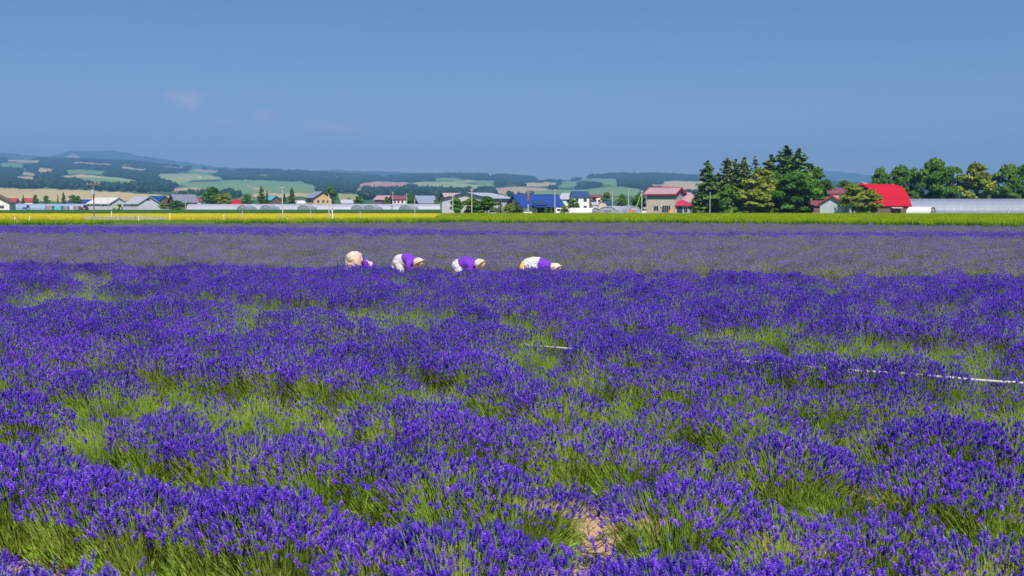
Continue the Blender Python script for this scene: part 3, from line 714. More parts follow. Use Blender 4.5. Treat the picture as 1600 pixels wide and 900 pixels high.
link('hills', hme, kind='structure')

FARM = [(-600, 240), (-100, 236), (0, 238), (30, 241), (60, 244), (82, 243), (105, 236.5), (140, 236), (175, 235.3), (195, 238), (215, 243), (260, 249), (300, 255), (340, 261), (420, 264), (480, 269), (500, 267), (520, 264.5), (550, 267),
        (600, 267.5), (640, 270), (680, 274), (760, 279), (900, 283), (1000, 280), (1100, 276), (1240, 270), (1290, 267), (1320, 269), (1350, 273), (1380, 276), (1420, 282), (1500, 290), (1600, 293), (2200, 296)]
fm_ = MB(); vs_ = []; fs_ = []
fu = np.arange(-600, 2204, 5.0)
for u in fu:
    v = lerp_tab(FARM, u) + .35 * math.sin(u * .21) + .25 * math.sin(u * .53 + 1) + RNG.normal(0, .14)
    for D, fr in ((8200, .0), (8700, .35 + .05 * math.sin(u * .05)), (9200, .68 + .05 * math.sin(u * .08 + 2)), (9800, 1.0), (11000, .6)):
        p = at(u, HOR + (v - HOR) * fr, D); vs_.append((p.x, p.y, p.z if fr > 0 else -5))
nf = len(fu)
for i in range(nf - 1):
    for k in range(4): fs_.append((i * 5 + k, (i + 1) * 5 + k, (i + 1) * 5 + k + 1, i * 5 + k + 1))
fm_.add(vs_, fs_).build('far_mountains', mat('far_mountain', (.035, .075, .03), .95, (.06, .11, .045), .004, 8, spec=.05), kind='structure')
# the bare quarry face on the mountain
qv = []
for (u, v) in ((100, 250), (107, 243), (114, 240.5), (120, 243), (124, 248), (124, 251)): qv.append(tuple(at(u, v, 9080 + (252 - v) * 30)))
q = MB(); q.add(qv + [(x, y + 200, z - 30) for x, y, z in qv], [tuple(range(6))] + [(i, (i + 1) % 6, 6 + (i + 1) % 6, 6 + i) for i in range(6)]).build('quarry_face', mat('bare_earth', (.34, .22, .17), .95), kind='structure')

# woods on the hills
def far_tree(rng, conifer=False):
    if conifer:
        n = 7; V = []; Fq = []
        for j in range(4):
            z0 = 1.5 + j * 3.0; z1 = z0 + 4.8; r = 3.0 * (1 - j * .21); o = len(V)
            V += [(math.cos(i * 6.283 / n + j) * r * rng.uniform(.8, 1.2), math.sin(i * 6.283 / n + j) * r * rng.uniform(.8, 1.2), z0 + rng.uniform(-.5, .5)) for i in range(n)] + [(0, 0, z1)]
            Fq += [(o + i, o + (i + 1) % n, o + n) for i in range(n)]
        V = np.array(V); return npmesh('far_tree', V, [np.array(Fq)], [M['farleaf']], [0], np.clip(rng.normal(.25, .1, len(V)), 0, 1))
    Vs = []; Fs = []; Ts = []; off = 0
    for j in range(7):
        c = rng.normal(0, 1, 3) * (2.6, 2.6, 1.6) + (0, 0, 6.5); r = rng.uniform(2.2, 3.6)
        n, m = 7, 4
        for k in range(m + 1):
            th = math.pi * k / m
            for i in range(n):
                rr = r * rng.uniform(.75, 1.2); a = i * 6.283 / n
                Vs.append(c + rr * np.array([math.sin(th) * math.cos(a), math.sin(th) * math.sin(a), math.cos(th)]))
        for k in range(m):
            for i in range(n): Fs.append((off + k * n + i, off + (k + 1) * n + i, off + (k + 1) * n + (i + 1) % n, off + k * n + (i + 1) % n))
        Ts += list(np.full((m + 1) * n, rng.uniform(.2, .8))); off += (m + 1) * n
    return npmesh('far_tree', np.array(Vs), [np.array(Fs)], [M['farleaf']], [0], np.array(Ts))
trng = np.random.default_rng(9)
far_coll = coll_of('far_trees', [far_tree(trng) for _ in range(5)] + [far_tree(trng, True) for _ in range(2)])
pts = []; sc = []; vi = []
NTRY = 120000
uu = trng.uniform(-250, 1800, NTRY); tq = np.sqrt(trng.uniform(.0, 1, NTRY))
for u, q_ in zip(uu, tq):
    D = 1500 + (D1 + 60 - 1500) * q_
    t_ = (math.log(min(D, D1) / D0) / math.log(D1 / D0)) ** (1 / .72)
    v = hill_pt(u, t_)[0]
    hp_ = 10 * F / D
    if any(field_at(u, v + .4 - hp_ * g_) for g_ in (0, .25, .5, .75, .95)): continue
    dens = .55 + .6 * nz2(u * .06, v * .35, 1) + (.5 if 272 < v < 300 and u < 300 else 0)
    if trng.random() > dens: continue
    p = at(u, v, min(D, D1)); pts.append((p.x * (D / min(D, D1)), D, p.z - .5))
    s = trng.uniform(.7, 1.25) * (1.25 if q_ > .9 else 1); sc.append((s * 1.15, s * 1.15, s)); vi.append(int(trng.integers(0, 7)) if trng.random() < .5 else int(trng.integers(0, 5)))
n = len(pts)
scatter('hillside_woods', np.array(pts), trng.uniform(0, 6.28, n), np.array(sc), vi, far_coll, label='blue green woods covering the far hills', cat='woods', kind='stuff')
# PART2
# ------------------------------------------------------------------ trees
def leaf_quads(rng, C, size, nrm=None, flat=.0):
    n = len(C)
    d = rng.normal(0, 1, (n, 3))
    if nrm is not None: d = d * (1 - flat) + nrm * flat * 1.6
    d /= np.linalg.norm(d, axis=1, keepdims=True) + 1e-9
    A, B = frames(d); th = rng.random(n) * 6.283
    a = (A * np.cos(th)[:, None] + B * np.sin(th)[:, None]); b_ = np.cross(d, a)
    s = size * rng.uniform(.6, 1.3, n)[:, None]
    return np.stack([C - a * s, C - b_ * s * .6, C + a * s, C + b_ * s * .6], 1).reshape(-1, 3)
def quads_obj(name, V, tint, m): return npmesh(name, V, [np.arange(len(V)).reshape(-1, 4)], [m], [0], np.repeat(tint, 4))
def broadleaf(rng, m, nb=46, per=110, base=.18, shape=1.0, leaf=.034, open_=.0):
    """a crown of leaf clumps in a unit-high tree (height 1, half width about .36); trunk with limbs"""
    Cs = []; Ts = []; Ns = []; limbs = MB(); cents = []
    for i in range(nb):
        z = rng.uniform(0, 1) ** .85
        w = .34 * (math.sin(math.pi * min(1, (z * .86 + .14)) ** shape) ** .6) * rng.uniform(.35, 1.08)
        a = i * 2.4 + rng.uniform(-.5, .5)
        c = np.array([math.cos(a) * w, math.sin(a) * w, base + (1 - base) * (.06 + .86 * z)]); cents.append(c)
        r = rng.uniform(.07, .125)
        k = int(per * (1 - open_ * rng.random()))
        d = rng.normal(0, 1, (k, 3)); d /= np.linalg.norm(d, axis=1, keepdims=True); d[:, 2] = np.where(d[:, 2] < -.3, -d[:, 2] * .6, d[:, 2])
        rad = r * rng.uniform(.55, 1.15, k)[:, None]
        Cs.append(c + d * rad * (1, 1, .75)); Ns.append(d); Ts.append(np.clip(rng.uniform(.25, .75) + rng.normal(0, .13, k), 0, 1))
    C = np.concatenate(Cs); N_ = np.concatenate(Ns); T_ = np.concatenate(Ts)
    cr = quads_obj('crown', leaf_quads(rng, C, leaf, N_, .45), T_, m)
    limbs.tube((0, 0, -.02), (.005, .004, .3), .026, .019, 8).tube((.005, .004, .3), (0, .01, .72), .019, .006, 7)
    for c in cents[::3]:
        z0 = max(.16, c[2] * .55); limbs.tube((0, 0, z0), tuple(c), .010, .003, 5)
    return cr, limbs.mesh('trunk', M['bark'])
def conifer(rng, m, levels=15, base=.08, wid=.24, leaf=.022, top=1.0, ragged=.3, per=11, droop=.25, expo=.8):
    Cs = []; Ns = []; Ts = []
    tr = MB(); tr.tube((0, 0, -.02), (0, 0, .97), .018, .003, 7)
    for l in range(levels):
        f = l / (levels - 1); z0_ = base + (1 - base) * f * .97
        rmax = wid * (1 - f) ** expo * rng.uniform(1 - ragged, 1 + ragged * .5) + .012
        nb = max(4, int(11 * (1 - f) + 4))
        for b_ in range(nb):
            a = rng.random() * 6.283; z = z0_ + rng.normal(0, .016) * (1 - f); L_ = rmax * rng.uniform(.6, 1.15); d = np.array([math.cos(a), math.sin(a), 0])
            k = int(per * (.5 + L_ / wid))
            s = rng.random(k) ** .6
            p = np.array([0, 0, z]) + d * (L_ * s)[:, None]; p[:, 2] += -droop * L_ * s + .10 * L_ * s ** 3
            side = np.array([-d[1], d[0], 0]); p += side * (rng.normal(0, .22, k) * L_ * .6)[:, None]; p[:, 2] += rng.normal(0, .008, k)
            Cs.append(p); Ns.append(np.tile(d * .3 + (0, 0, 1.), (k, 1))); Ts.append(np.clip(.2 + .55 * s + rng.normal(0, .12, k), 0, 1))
            if b_ % 3 == 0 and f < .85: tr.tube((0, 0, z), tuple(np.array([0, 0, z]) + d * L_ * .7 + np.array([0, 0, -droop * L_ * .7])), .004, .0015, 4)
    C = np.concatenate(Cs); N_ = np.concatenate(Ns); T_ = np.concatenate(Ts)
    return quads_obj('crown', leaf_quads(rng, C, leaf, N_, .5), T_, m), tr.mesh('trunk', M['bark'])
tr_rng = np.random.default_rng(33)
PROT = {'broad': [broadleaf(tr_rng, M['broad']) for _ in range(3)], 'bright': [broadleaf(tr_rng, M['bright'], 60, 120, .08, 1.1) for _ in range(2)],
        'olive': [broadleaf(tr_rng, M['olive'], 60, 85, .1, open_=.5) for _ in range(3)], 'shrub': [broadleaf(tr_rng, M['broad'], 34, 90, .03, leaf=.05) for _ in range(2)],
        'oliveshrub': [broadleaf(tr_rng, M['olive'], 34, 90, .03, leaf=.05) for _ in range(2)], 'airy': [broadleaf(tr_rng, M['broad'], 60, 80, .12, .85, .030, .6) for _ in range(3)],
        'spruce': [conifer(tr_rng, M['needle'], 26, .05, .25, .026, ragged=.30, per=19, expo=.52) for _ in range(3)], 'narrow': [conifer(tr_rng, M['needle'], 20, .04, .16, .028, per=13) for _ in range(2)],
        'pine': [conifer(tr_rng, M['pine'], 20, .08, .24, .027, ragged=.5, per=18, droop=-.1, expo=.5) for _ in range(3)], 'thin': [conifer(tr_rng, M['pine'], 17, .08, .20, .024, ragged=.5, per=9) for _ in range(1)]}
def tree(kind, name, label, u, vtop, D, wpx=None, group=None, vbase=None, cat='tree'):
    p = at(u, vtop, D); h = p.z if vbase is None else p.z
    ps = PROT[kind]; cr, tk = ps[int(tr_rng.integers(len(ps)))]
    o = empty(name, (p.x, D, 0), tr_rng.uniform(0, 6.28), label=label, cat=cat, group=group)
    nat = {'broad': .72, 'bright': .74, 'olive': .72, 'shrub': .74, 'oliveshrub': .74, 'airy': .70, 'spruce': .46, 'narrow': .3, 'pine': .46, 'thin': .38}[kind]
    sx = h if wpx is None else wpx / F * D / nat
    o.scale = (sx, sx, h)
    link('crown', cr, o); link('trunk', tk, o); return o

G = 'grove beside the two storey farmhouse'
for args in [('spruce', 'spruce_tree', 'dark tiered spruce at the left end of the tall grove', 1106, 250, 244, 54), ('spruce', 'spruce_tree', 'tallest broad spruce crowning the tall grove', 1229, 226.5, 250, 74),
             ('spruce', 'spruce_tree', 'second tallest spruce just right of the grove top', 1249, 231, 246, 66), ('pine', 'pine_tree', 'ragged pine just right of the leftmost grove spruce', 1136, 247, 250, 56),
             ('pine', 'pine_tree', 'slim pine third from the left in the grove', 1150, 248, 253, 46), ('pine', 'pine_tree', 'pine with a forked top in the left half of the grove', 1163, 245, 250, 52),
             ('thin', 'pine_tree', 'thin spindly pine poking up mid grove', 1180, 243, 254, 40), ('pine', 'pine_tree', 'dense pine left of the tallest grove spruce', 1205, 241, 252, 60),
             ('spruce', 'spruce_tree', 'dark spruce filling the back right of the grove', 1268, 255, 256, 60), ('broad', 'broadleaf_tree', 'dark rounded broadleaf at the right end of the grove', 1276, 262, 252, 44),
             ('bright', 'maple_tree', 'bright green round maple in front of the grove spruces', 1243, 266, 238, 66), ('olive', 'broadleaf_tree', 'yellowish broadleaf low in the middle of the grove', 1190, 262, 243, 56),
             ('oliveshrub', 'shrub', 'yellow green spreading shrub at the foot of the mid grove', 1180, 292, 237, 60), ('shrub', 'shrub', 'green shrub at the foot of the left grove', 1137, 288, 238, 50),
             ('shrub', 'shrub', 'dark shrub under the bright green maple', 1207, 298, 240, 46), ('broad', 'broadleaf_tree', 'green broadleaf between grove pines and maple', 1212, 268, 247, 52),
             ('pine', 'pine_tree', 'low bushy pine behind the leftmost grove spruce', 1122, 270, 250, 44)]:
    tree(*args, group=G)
G = 'trees behind the red roofed barn and greenhouse'
for args in [('olive', 'broadleaf_tree', 'yellow green tree between the grey shed and the red barn', 1334, 286, 229, 42), ('oliveshrub', 'broadleaf_tree', 'lower bushy tree in front of the red barn roof', 1361, 293, 227, 38)]:
    tree(*args, group='trees in front of the red barn')
for args in [('airy', 'broadleaf_tree', 'small round tree behind the barn ridge', 1376, 262, 285, 36), ('airy', 'broadleaf_tree', 'tall airy tree directly behind the barn', 1408, 259, 290, 52), ('airy', 'broadleaf_tree', 'airy tree right of the barn, leaning apart', 1428, 261, 292, 34),
             ('bright', 'broadleaf_tree', 'largest full green tree behind the right greenhouse', 1460, 248, 285, 56), ('airy', 'broadleaf_tree', 'darker tree joined to the right of the largest one', 1489, 259, 290, 46), ('olive', 'broadleaf_tree', 'olive tree with a rounded top second from the right group', 1526, 254, 288, 52),
             ('airy', 'broadleaf_tree', 'low tree filling the dip between two right trees', 1552, 272, 294, 40), ('airy', 'broadleaf_tree', 'tall tree near the right edge of the view', 1576, 255, 290, 46), ('broad', 'broadleaf_tree', 'dark tree cut by the right edge of the view', 1600, 258, 290, 44),
             ('shrub', 'shrub', 'bushy undergrowth at the right of the barn', 1425, 298, 280, 40), ('broad', 'broadleaf_tree', 'small dark tree behind the brown roofed house', 1320, 281, 300, 30)]:
    tree(*args, group=G)
G = 'garden trees before the grey warehouse'
for args in [('bright', 'garden_tree', 'small round tree left before the grey warehouse', 713, 309, 222, 24), ('bright', 'garden_tree', 'yellowish green tree before the warehouse middle', 738, 308, 222, 32), ('broad', 'garden_tree', 'biggest green tree before the warehouse', 761, 306, 222, 34),
             ('thin', 'garden_pine', 'thin sparse conifer right of the warehouse trees', 782, 310, 222, 18), ('olive', 'garden_tree', 'round bronze tree near the warehouse right end', 797, 318, 222, 20), ('pine', 'garden_pine', 'clipped conical pine before the blue roofed house', 809, 316, 222, 22),
             ('thin', 'garden_pine', 'cloud shaped pine before the blue house front', 857, 320, 224, 20), ('shrub', 'shrub', 'round dark green bush right of the blue house', 896, 311, 250, 22), ('olive', 'garden_pine', 'small yellow green tree by the white van', 882, 320, 226, 14),
             ('shrub', 'shrub', 'dark hedge bush under the warehouse trees', 732, 328, 224, 22), ('bright', 'garden_tree', 'dark green tree left of the two storey farmhouse', 999, 302, 250, 22), ('shrub', 'shrub', 'low bush at the blue house left corner', 815, 331, 221, 14),
             ('shrub', 'shrub', 'low hedge below the biggest warehouse tree', 752, 330, 221, 26)]:
    tree(*args, group=G)
G = 'village trees on the left'
for args in [('broad', 'village_tree', 'big dark round tree left of the long greenhouse', 332, 292, 455, 32), ('olive', 'village_tree', 'paler round tree beside the big dark one', 350, 301, 450, 26), ('broad', 'village_tree', 'low round tree right of the red roof', 386, 304, 450, 18),
             ('spruce', 'village_spruce', 'pointed spruce left of the teal roof', 408, 291, 450, 18), ('narrow', 'village_spruce', 'lower spruce joined to the pointed one', 417, 298, 452, 11), ('narrow', 'village_spruce', 'dark spruce behind the tall light pole', 444, 302, 450, 12),
             ('spruce', 'village_spruce', 'tall spruce left of the tan house', 456, 292, 450, 17), ('broad', 'village_tree', 'tall oval tree behind the tan house', 516, 291, 460, 22), ('shrub', 'village_shrub', 'shrub in front of the slate roofed house', 276, 313, 470, 26),
             ('shrub', 'village_shrub', 'small shrub at the slate house corner', 297, 316, 470, 18), ('olive', 'village_shrub', 'olive shrub right of the second white shed', 256, 316, 480, 16), ('narrow', 'village_spruce', 'small cone tree between the red roofs', 36, 305, 545, 8),
             ('broad', 'village_tree', 'small tree behind the blue tunnel', 55, 304, 545, 10), ('broad', 'village_tree', 'round tree left of the first white shed', 114, 304, 530, 16), ('broad', 'village_tree', 'rounder tree next to the white shed', 122, 306, 525, 14),
             ('narrow', 'village_spruce', 'thin dark cypress behind the blue tunnel', 90, 303, 540, 5), ('spruce', 'village_spruce', 'fuller dark spruce behind the blue tunnel', 99, 300, 540, 11), ('broad', 'village_tree', 'bluish tree among the distant roofs on the left', 72, 305, 560, 10),
             ('broad', 'village_tree', 'dark round tree left of the navy roofed barn', 642, 302, 480, 14), ('olive', 'village_tree', 'olive tree right of the navy roofed barn', 686, 307, 480, 18), ('broad', 'village_tree', 'tree between the white houses and the farmhouse', 972, 303, 420, 18),
             ('broad', 'village_tree', 'tree left of the white houses pole', 948, 300, 460, 16), ('shrub', 'village_shrub', 'shrub behind the plum coloured house', 604, 307, 480, 12), ('broad', 'village_tree', 'far tree above the cream dome shed', 560, 306, 560, 18), ('broad', 'village_tree', 'far tree beside the cream dome shed', 545, 309, 560, 12)]:
    tree(*args, group=G)

# ------------------------------------------------------------------ buildings
def face_tr(face, L, W):
    if face == 'F': return Vector((0, -W / 2, 0)), Vector((1, 0, 0)), Vector((0, -1, 0))
    if face == 'B': return Vector((0, W / 2, 0)), Vector((-1, 0, 0)), Vector((0, 1, 0))
    if face == 'L': return Vector((-L / 2, 0, 0)), Vector((0, -1, 0)), Vector((-1, 0, 0))
    return Vector((L / 2, 0, 0)), Vector((0, 1, 0)), Vector((1, 0, 0))
def obox(mb, o, tx, n, s0, s1, z0, z1, d0, d1):
    """box on a wall: s along the wall, z up, d out of the wall"""
    P = lambda s, d, z: tuple(o + tx * s + n * d + Vector((0, 0, z)))
    mb.add([P(s0, d1, z0), P(s1, d1, z0), P(s1, d0, z0), P(s0, d0, z0), P(s0, d1, z1), P(s1, d1, z1), P(s1, d0, z1), P(s0, d0, z1)],
           [(0, 3, 2, 1), (4, 5, 6, 7), (0, 1, 5, 4), (1, 2, 6, 5), (2, 3, 7, 6), (3, 0, 4, 7)])
def window(parent, L, W, face, c, z0, w_, h_, mull=1, fm='frame'):
    o, tx, n = face_tr(face, L, W); e = .07; m = MB()
    obox(m, o, tx, n, c - w_ / 2 - e, c + w_ / 2 + e, z0 - e, z0, -.05, .07); obox(m, o, tx, n, c - w_ / 2 - e, c + w_ / 2 + e, z0 + h_, z0 + h_ + e, -.05, .07)
    obox(m, o, tx, n, c - w_ / 2 - e, c - w_ / 2, z0, z0 + h_, -.05, .068); obox(m, o, tx, n, c + w_ / 2, c + w_ / 2 + e, z0, z0 + h_, -.05, .068)
    for i in range(mull):
        s = c - w_ / 2 + w_ * (i + 1) / (mull + 1); obox(m, o, tx, n, s - .03, s + .03, z0, z0 + h_, -.05, .05)
    fr = m.build('window', M[fm], parent)
    for i in range(mull + 1):
        a = c - w_ / 2 + w_ * i / (mull + 1) + (.03 if i else 0); b_ = c - w_ / 2 + w_ * (i + 1) / (mull + 1) - (.03 if i < mull else 0)
        p = MB(); obox(p, o, tx, n, a, b_, z0, z0 + h_, -.05, .02); p.build('pane', M['glass'], fr)
def door(parent, L, W, face, c, w_, h_, dm='darkdoor', z0=0.02, handle=True):
    o, tx, n = face_tr(face, L, W); m = MB(); obox(m, o, tx, n, c - w_ / 2, c + w_ / 2, z0, z0 + h_, -.05, .06); d = m.build('door', M[dm], parent)
    m = MB(); obox(m, o, tx, n, c - w_ / 2 - .1, c - w_ / 2, z0, z0 + h_ + .1, -.05, .10); obox(m, o, tx, n, c + w_ / 2, c + w_ / 2 + .1, z0, z0 + h_ + .1, -.05, .10); obox(m, o, tx, n, c - w_ / 2, c + w_ / 2, z0 + h_, z0 + h_ + .1, -.05, .10)
    m.build('door_frame', M['frame'], d)
    if handle: m = MB(); obox(m, o, tx, n, c + w_ / 2 - .25, c + w_ / 2 - .15, z0 + .9, z0 + 1.1, .06, .12); m.build('handle', M['steel'], d)
def gable(name, label, cat, u, D, L, W, h, r, yaw, wm, rm, over=.5, wins=(), doors=(), group=None, split=None, prof=None, trim=None, t=.16, dark_gable=None, z=0.0, chimney=None, base=True):
    e = empty(name, (X(u, D), D, z), R(yaw), label=label, cat=cat, group=group)
    top = prof or [(-W / 2, h), (0, h + r), (W / 2, h)]
    k = (top[1][1] - top[0][1]) / (top[1][0] - top[0][0]); k2 = (top[-2][1] - top[-1][1]) / (top[-1][0] - top[-2][0])
    rp = [(top[0][0] - over, top[0][1] - over * k + t)] + [(y, z_ + t) for y, z_ in top[1:-1]] + [(top[-1][0] + over, top[-1][1] - over * k2 + t)]
    inner = [(y, z_ + t * .4) for y, z_ in top]
    if split:
        MB().prism([(-W / 2, 0), (W / 2, 0), (W / 2, split[0]), (-W / 2, split[0])], -L / 2, L / 2).build('lower_wall', M[split[1]], e)
        MB().prism([(-W / 2 + .04, split[0]), (W / 2 - .04, split[0])] + [(y * .99, z_) for y, z_ in inner[::-1]], -L / 2 + .04, L / 2 - .04).build('upper_wall', M[wm], e)
    else:
        MB().prism([(-W / 2, 0), (W / 2, 0)] + inner[::-1], -L / 2, L / 2).build('wall', M[wm], e)
    rf = MB().sheet(rp, -L / 2 - over, L / 2 + over, t).build('roof', M[rm], e)
    # ridge cap and barge boards
    yr = [y for y, z_ in top if z_ == max(q_[1] for q_ in top)][0]; zr = max(q_[1] for q_ in top) + t
    MB().prism([(yr - .18, zr - .04), (yr + .18, zr - .04), (yr, zr + .10)], -L / 2 - over - .02, L / 2 + over + .02).build('ridge_cap', M[trim or rm], rf)
    if trim:
        for sx in (-1, 1):
            x0 = sx * (L / 2 + over + .003); x1 = sx * (L / 2 + over + .07)
            MB().sheet([(y, z_ + .03) for y, z_ in rp], min(x0, x1), max(x0, x1), t + .16).build('barge_board', M[trim], rf)
        for s in (0, -1):
            y, z_ = rp[s]; d = -.05 if s == 0 else .05
            MB().box(-L / 2 - over, L / 2 + over, min(y, y + d) + (-.003 if s == 0 else .003), max(y, y + d) + (-.003 if s == 0 else .003), z_ - t - .1, z_ - .01).build('fascia', M[trim], rf)
    if base: MB().box(-L / 2 - .06, L / 2 + .06, -W / 2 - .06, W / 2 + .06, -.2, .28).build('foundation', M['concrete'], e)
    for q_ in wins: window(e, L, W, *q_)
    for q_ in doors: door(e, L, W, *q_)
    if chimney: MB().box(chimney[0] - .3, chimney[0] + .3, chimney[1] - .3, chimney[1] + .3, h, chimney[2]).build('chimney', M['concrete'], e)
    return e
def attach(parent, name, mt, build):
    m = MB(); build(m); return m.build(name, M[mt], parent)

# the two storey farmhouse with its wing, porch and lean-to
fh = gable('farmhouse', 'two storey beige and grey farmhouse with pink and red roofs left of the grove', 'house', 1038, 247, 6.6, 6.2, 4.9, 1.25, -29, 'siding', 'pinkroof', .55,
           wins=[('F', -.95, 1.15, 1.05, .95, 1), ('F', 1.45, .75, 1.9, 1.45, 3)], split=(3.5, 'stone'), trim='redtrim')
def hip(m, x0, x1, y0, y1, z0, z1, rl, o=.35, t=.14):
    cx, cy_ = (x0 + x1) / 2, (y0 + y1) / 2; b = [(x0 - o, y0 - o, z0), (x1 + o, y0 - o, z0), (x1 + o, y1 + o, z0), (x0 - o, y1 + o, z0)]
    tp = [(x, y, z + t) for x, y, z in b]; rr = [(cx - rl / 2, cy_, z1), (cx + rl / 2, cy_, z1)]
    m.add(b + tp + rr, [(3, 2, 1, 0), (0, 1, 5, 4), (1, 2, 6, 5), (2, 3, 7, 6), (3, 0, 4, 7), (4, 5, 9, 8), (5, 6, 9), (6, 7, 8, 9), (7, 4, 8)])
c, s_ = math.cos(R(29)), math.sin(R(29))
def loc(u, D):      # world place -> farmhouse local coordinates
    d = Vector((X(u, D) - X(1038, 247), D - 247)); return d.x * c - d.y * s_, d.x * s_ + d.y * c
wx, wy = loc(1073, 248.5)
attach(fh, 'wing_wall', 'peach', lambda m: m.prism([(wy - 2.6, 0), (wy + 2.6, 0), (wy + 2.6, 2.9), (wy, 5.0), (wy - 2.6, 2.9)], wx - 2.3, wx + 1.9))
attach(fh, 'wing_roof', 'pinkroof', lambda m: m.sheet([(wy - 3.2, 2.55), (wy, 5.18), (wy + 3.2, 2.55)], wx - 2.25, wx + 2.3, .16))
px, py = loc(1061, 243.4)
pw = attach(fh, 'porch_wall', 'greywall', lambda m: m.box(px - 1.9, px + 2.1, py - .4, py + 2.6, 0, 2.15))
attach(fh, 'porch_roof', 'crimson', lambda m: hip(m, px - 2.0, px + 2.2, py - .5, py + 2.6, 2.12, 3.5, .5))
attach(pw, 'finial', 'redtrim', lambda m: m.tube((px + .1, py + 1.05, 3.4), (px + .1, py + 1.05, 3.9), .09, .03, 6))
attach(pw, 'door', 'darkdoor', lambda m: m.box(px - .55, px + .75, py - .47, py - .38, .05, 1.85))
attach(pw, 'door_arch', 'darkdoor', lambda m: m.prism([(0, 0)], 0, 0) if False else m.add([(px + .1 + .65 * math.cos(a), py - .46, 1.85 + .22 * math.sin(a)) for a in np.linspace(0, math.pi, 9)] + [(px + .1 + .65 * math.cos(a), py - .38, 1.85 + .22 * math.sin(a)) for a in np.linspace(0, math.pi, 9)], [tuple(range(9)), tuple(range(17, 8, -1))] + [(i, i + 9, i + 10, i + 1) for i in range(8)]))
pn = attach(pw, 'window', 'frame', lambda m: (m.box(px + 1.08, px + 1.98, py - .46, py - .39, .72, 1.9)))
attach(pw, 'pane', 'glass', lambda m: (m.box(px + 1.14, px + 1.50, py - .49, py - .44, .80, 1.82), m.box(px + 1.56, px + 1.92, py - .49, py - .44, .80, 1.82)))
lx, ly = loc(1087, 246.5)
attach(fh, 'lean_to_wall', 'brownwall', lambda m: m.box(lx - 1.0, lx + .9, ly - 1.2, ly + 1.4, 0, 1.6))
attach(fh, 'lean_to_roof', 'crimson', lambda m: m.sheet([(ly - 1.7, 1.3), (ly + .2, 2.75), (ly + 1.9, 1.35)], lx - 1.15, lx + 1.35, .12))
attach(fh, 'lean_to_door', 'reddoor', lambda m: m.box(lx - .95, lx + .25, ly - 1.27, ly - 1.18, .05, 1.45))
attach(fh, 'downpipe', 'steel', lambda m: m.tube((.35, -3.2, 0), (.35, -3.2, 2.0), .05, .05, 6))
lamp = attach(fh, 'wall_lamp', 'white_paint', lambda m: (m.tube((.35, -3.25, 2.0), (.35, -3.25, 2.3), .12, .09, 8), m.box(.28, .42, -3.3, -3.1, 1.9, 2.0)))
# the round two-coloured sign board at its corner
p = at(1048.5, 334, 241); e = empty('round_sign', (p.x, 241, 0), 0, label='round orange and yellow board standing at the farmhouse corner', cat='sign')
def disc(m, cx, cz, r, y0, y1, a0=0, a1=2 * math.pi, n=24):
    an = np.linspace(a0, a1, n + 1)[:n if a1 - a0 > 6 else n + 1]; k = len(an)
    V = [(cx + r * math.cos(a), y0, cz + r * math.sin(a)) for a in an] + [(cx + r * math.cos(a), y1, cz + r * math.sin(a)) for a in an]
    m.add(V, [tuple(range(k)), tuple(range(2 * k - 1, k - 1, -1))] + [(i, k + i, k + (i + 1) % k, (i + 1) % k) for i in range(k)])
attach(e, 'board', 'orange', lambda m: disc(m, 0, .85, .55, -.04, .04)); attach(e, 'board_face', 'yellowcloth', lambda m: disc(m, 0, .85, .42, -.052, -.044, -.6, 2.2))
attach(e, 'board_highlight', 'creamcloth', lambda m: disc(m, -.05, .78, .20, -.060, -.054)); attach(e, 'post', 'steel', lambda m: m.tube((0, .08, 0), (0, .08, .9), .03, .03, 6))  # small cream disc on the board, just below its centre

# blue roofed house
bh = gable('blue_roofed_house', 'low white house with a bright blue roof right of the warehouse', 'house', 836, 242, 9.4, 7.6, 2.25, 2.25, 22, 'white_paint', 'bluegloss', .7,
           wins=[('F', 2.9, .7, 1.6, 1.3, 2), ('L', .0, 2.3, .9, .7, 0), ('F', 4.1, .6, .8, 1.4, 0)], doors=[('F', -.5, 1.9, 1.85, 'darkdoor')], trim='darkblue')
attach(bh, 'porch_roof', 'bluegloss', lambda m: m.sheet([(-6.3, 1.95), (-4.2, 2.55)], -2.6, 4.9, .12))
attach(bh, 'porch_gable', 'darkblue', lambda m: m.add([(-1.9, -5.6, 2.35), (1.0, -5.6, 2.35), (-.45, -5.6, 3.15), (-1.9, -2.6, 3.0), (1.0, -2.6, 3.0), (-.45, -1.9, 3.55)], [(0, 1, 2), (0, 2, 5, 3), (2, 1, 4, 5), (0, 3, 4, 1), (3, 5, 4)]))
for xx in (-2.2, 1.3, 4.5): attach(bh, 'porch_post', 'brownwall', lambda m: m.box(xx - .09, xx + .09, -6.0, -5.82, 0, 1.98))
attach(bh, 'white_base', 'white_paint', lambda m: m.box(-4.9, -3.3, -4.6, -3.86, 0, .6))
# grey warehouse
gable('warehouse', 'big pale grey metal warehouse with a dark blue roof edge', 'warehouse', 748, 252, 10.5, 13.2, 3.75, 1.3, 60, 'lavgrey', 'silverroof', .35, wins=[('F', 1.5, 1.6, 1.4, .8, 1)], doors=[('L', 2.2, 2.6, 2.6, 'grey_paint')], trim='darkblue', chimney=(1, 1, 5.3))
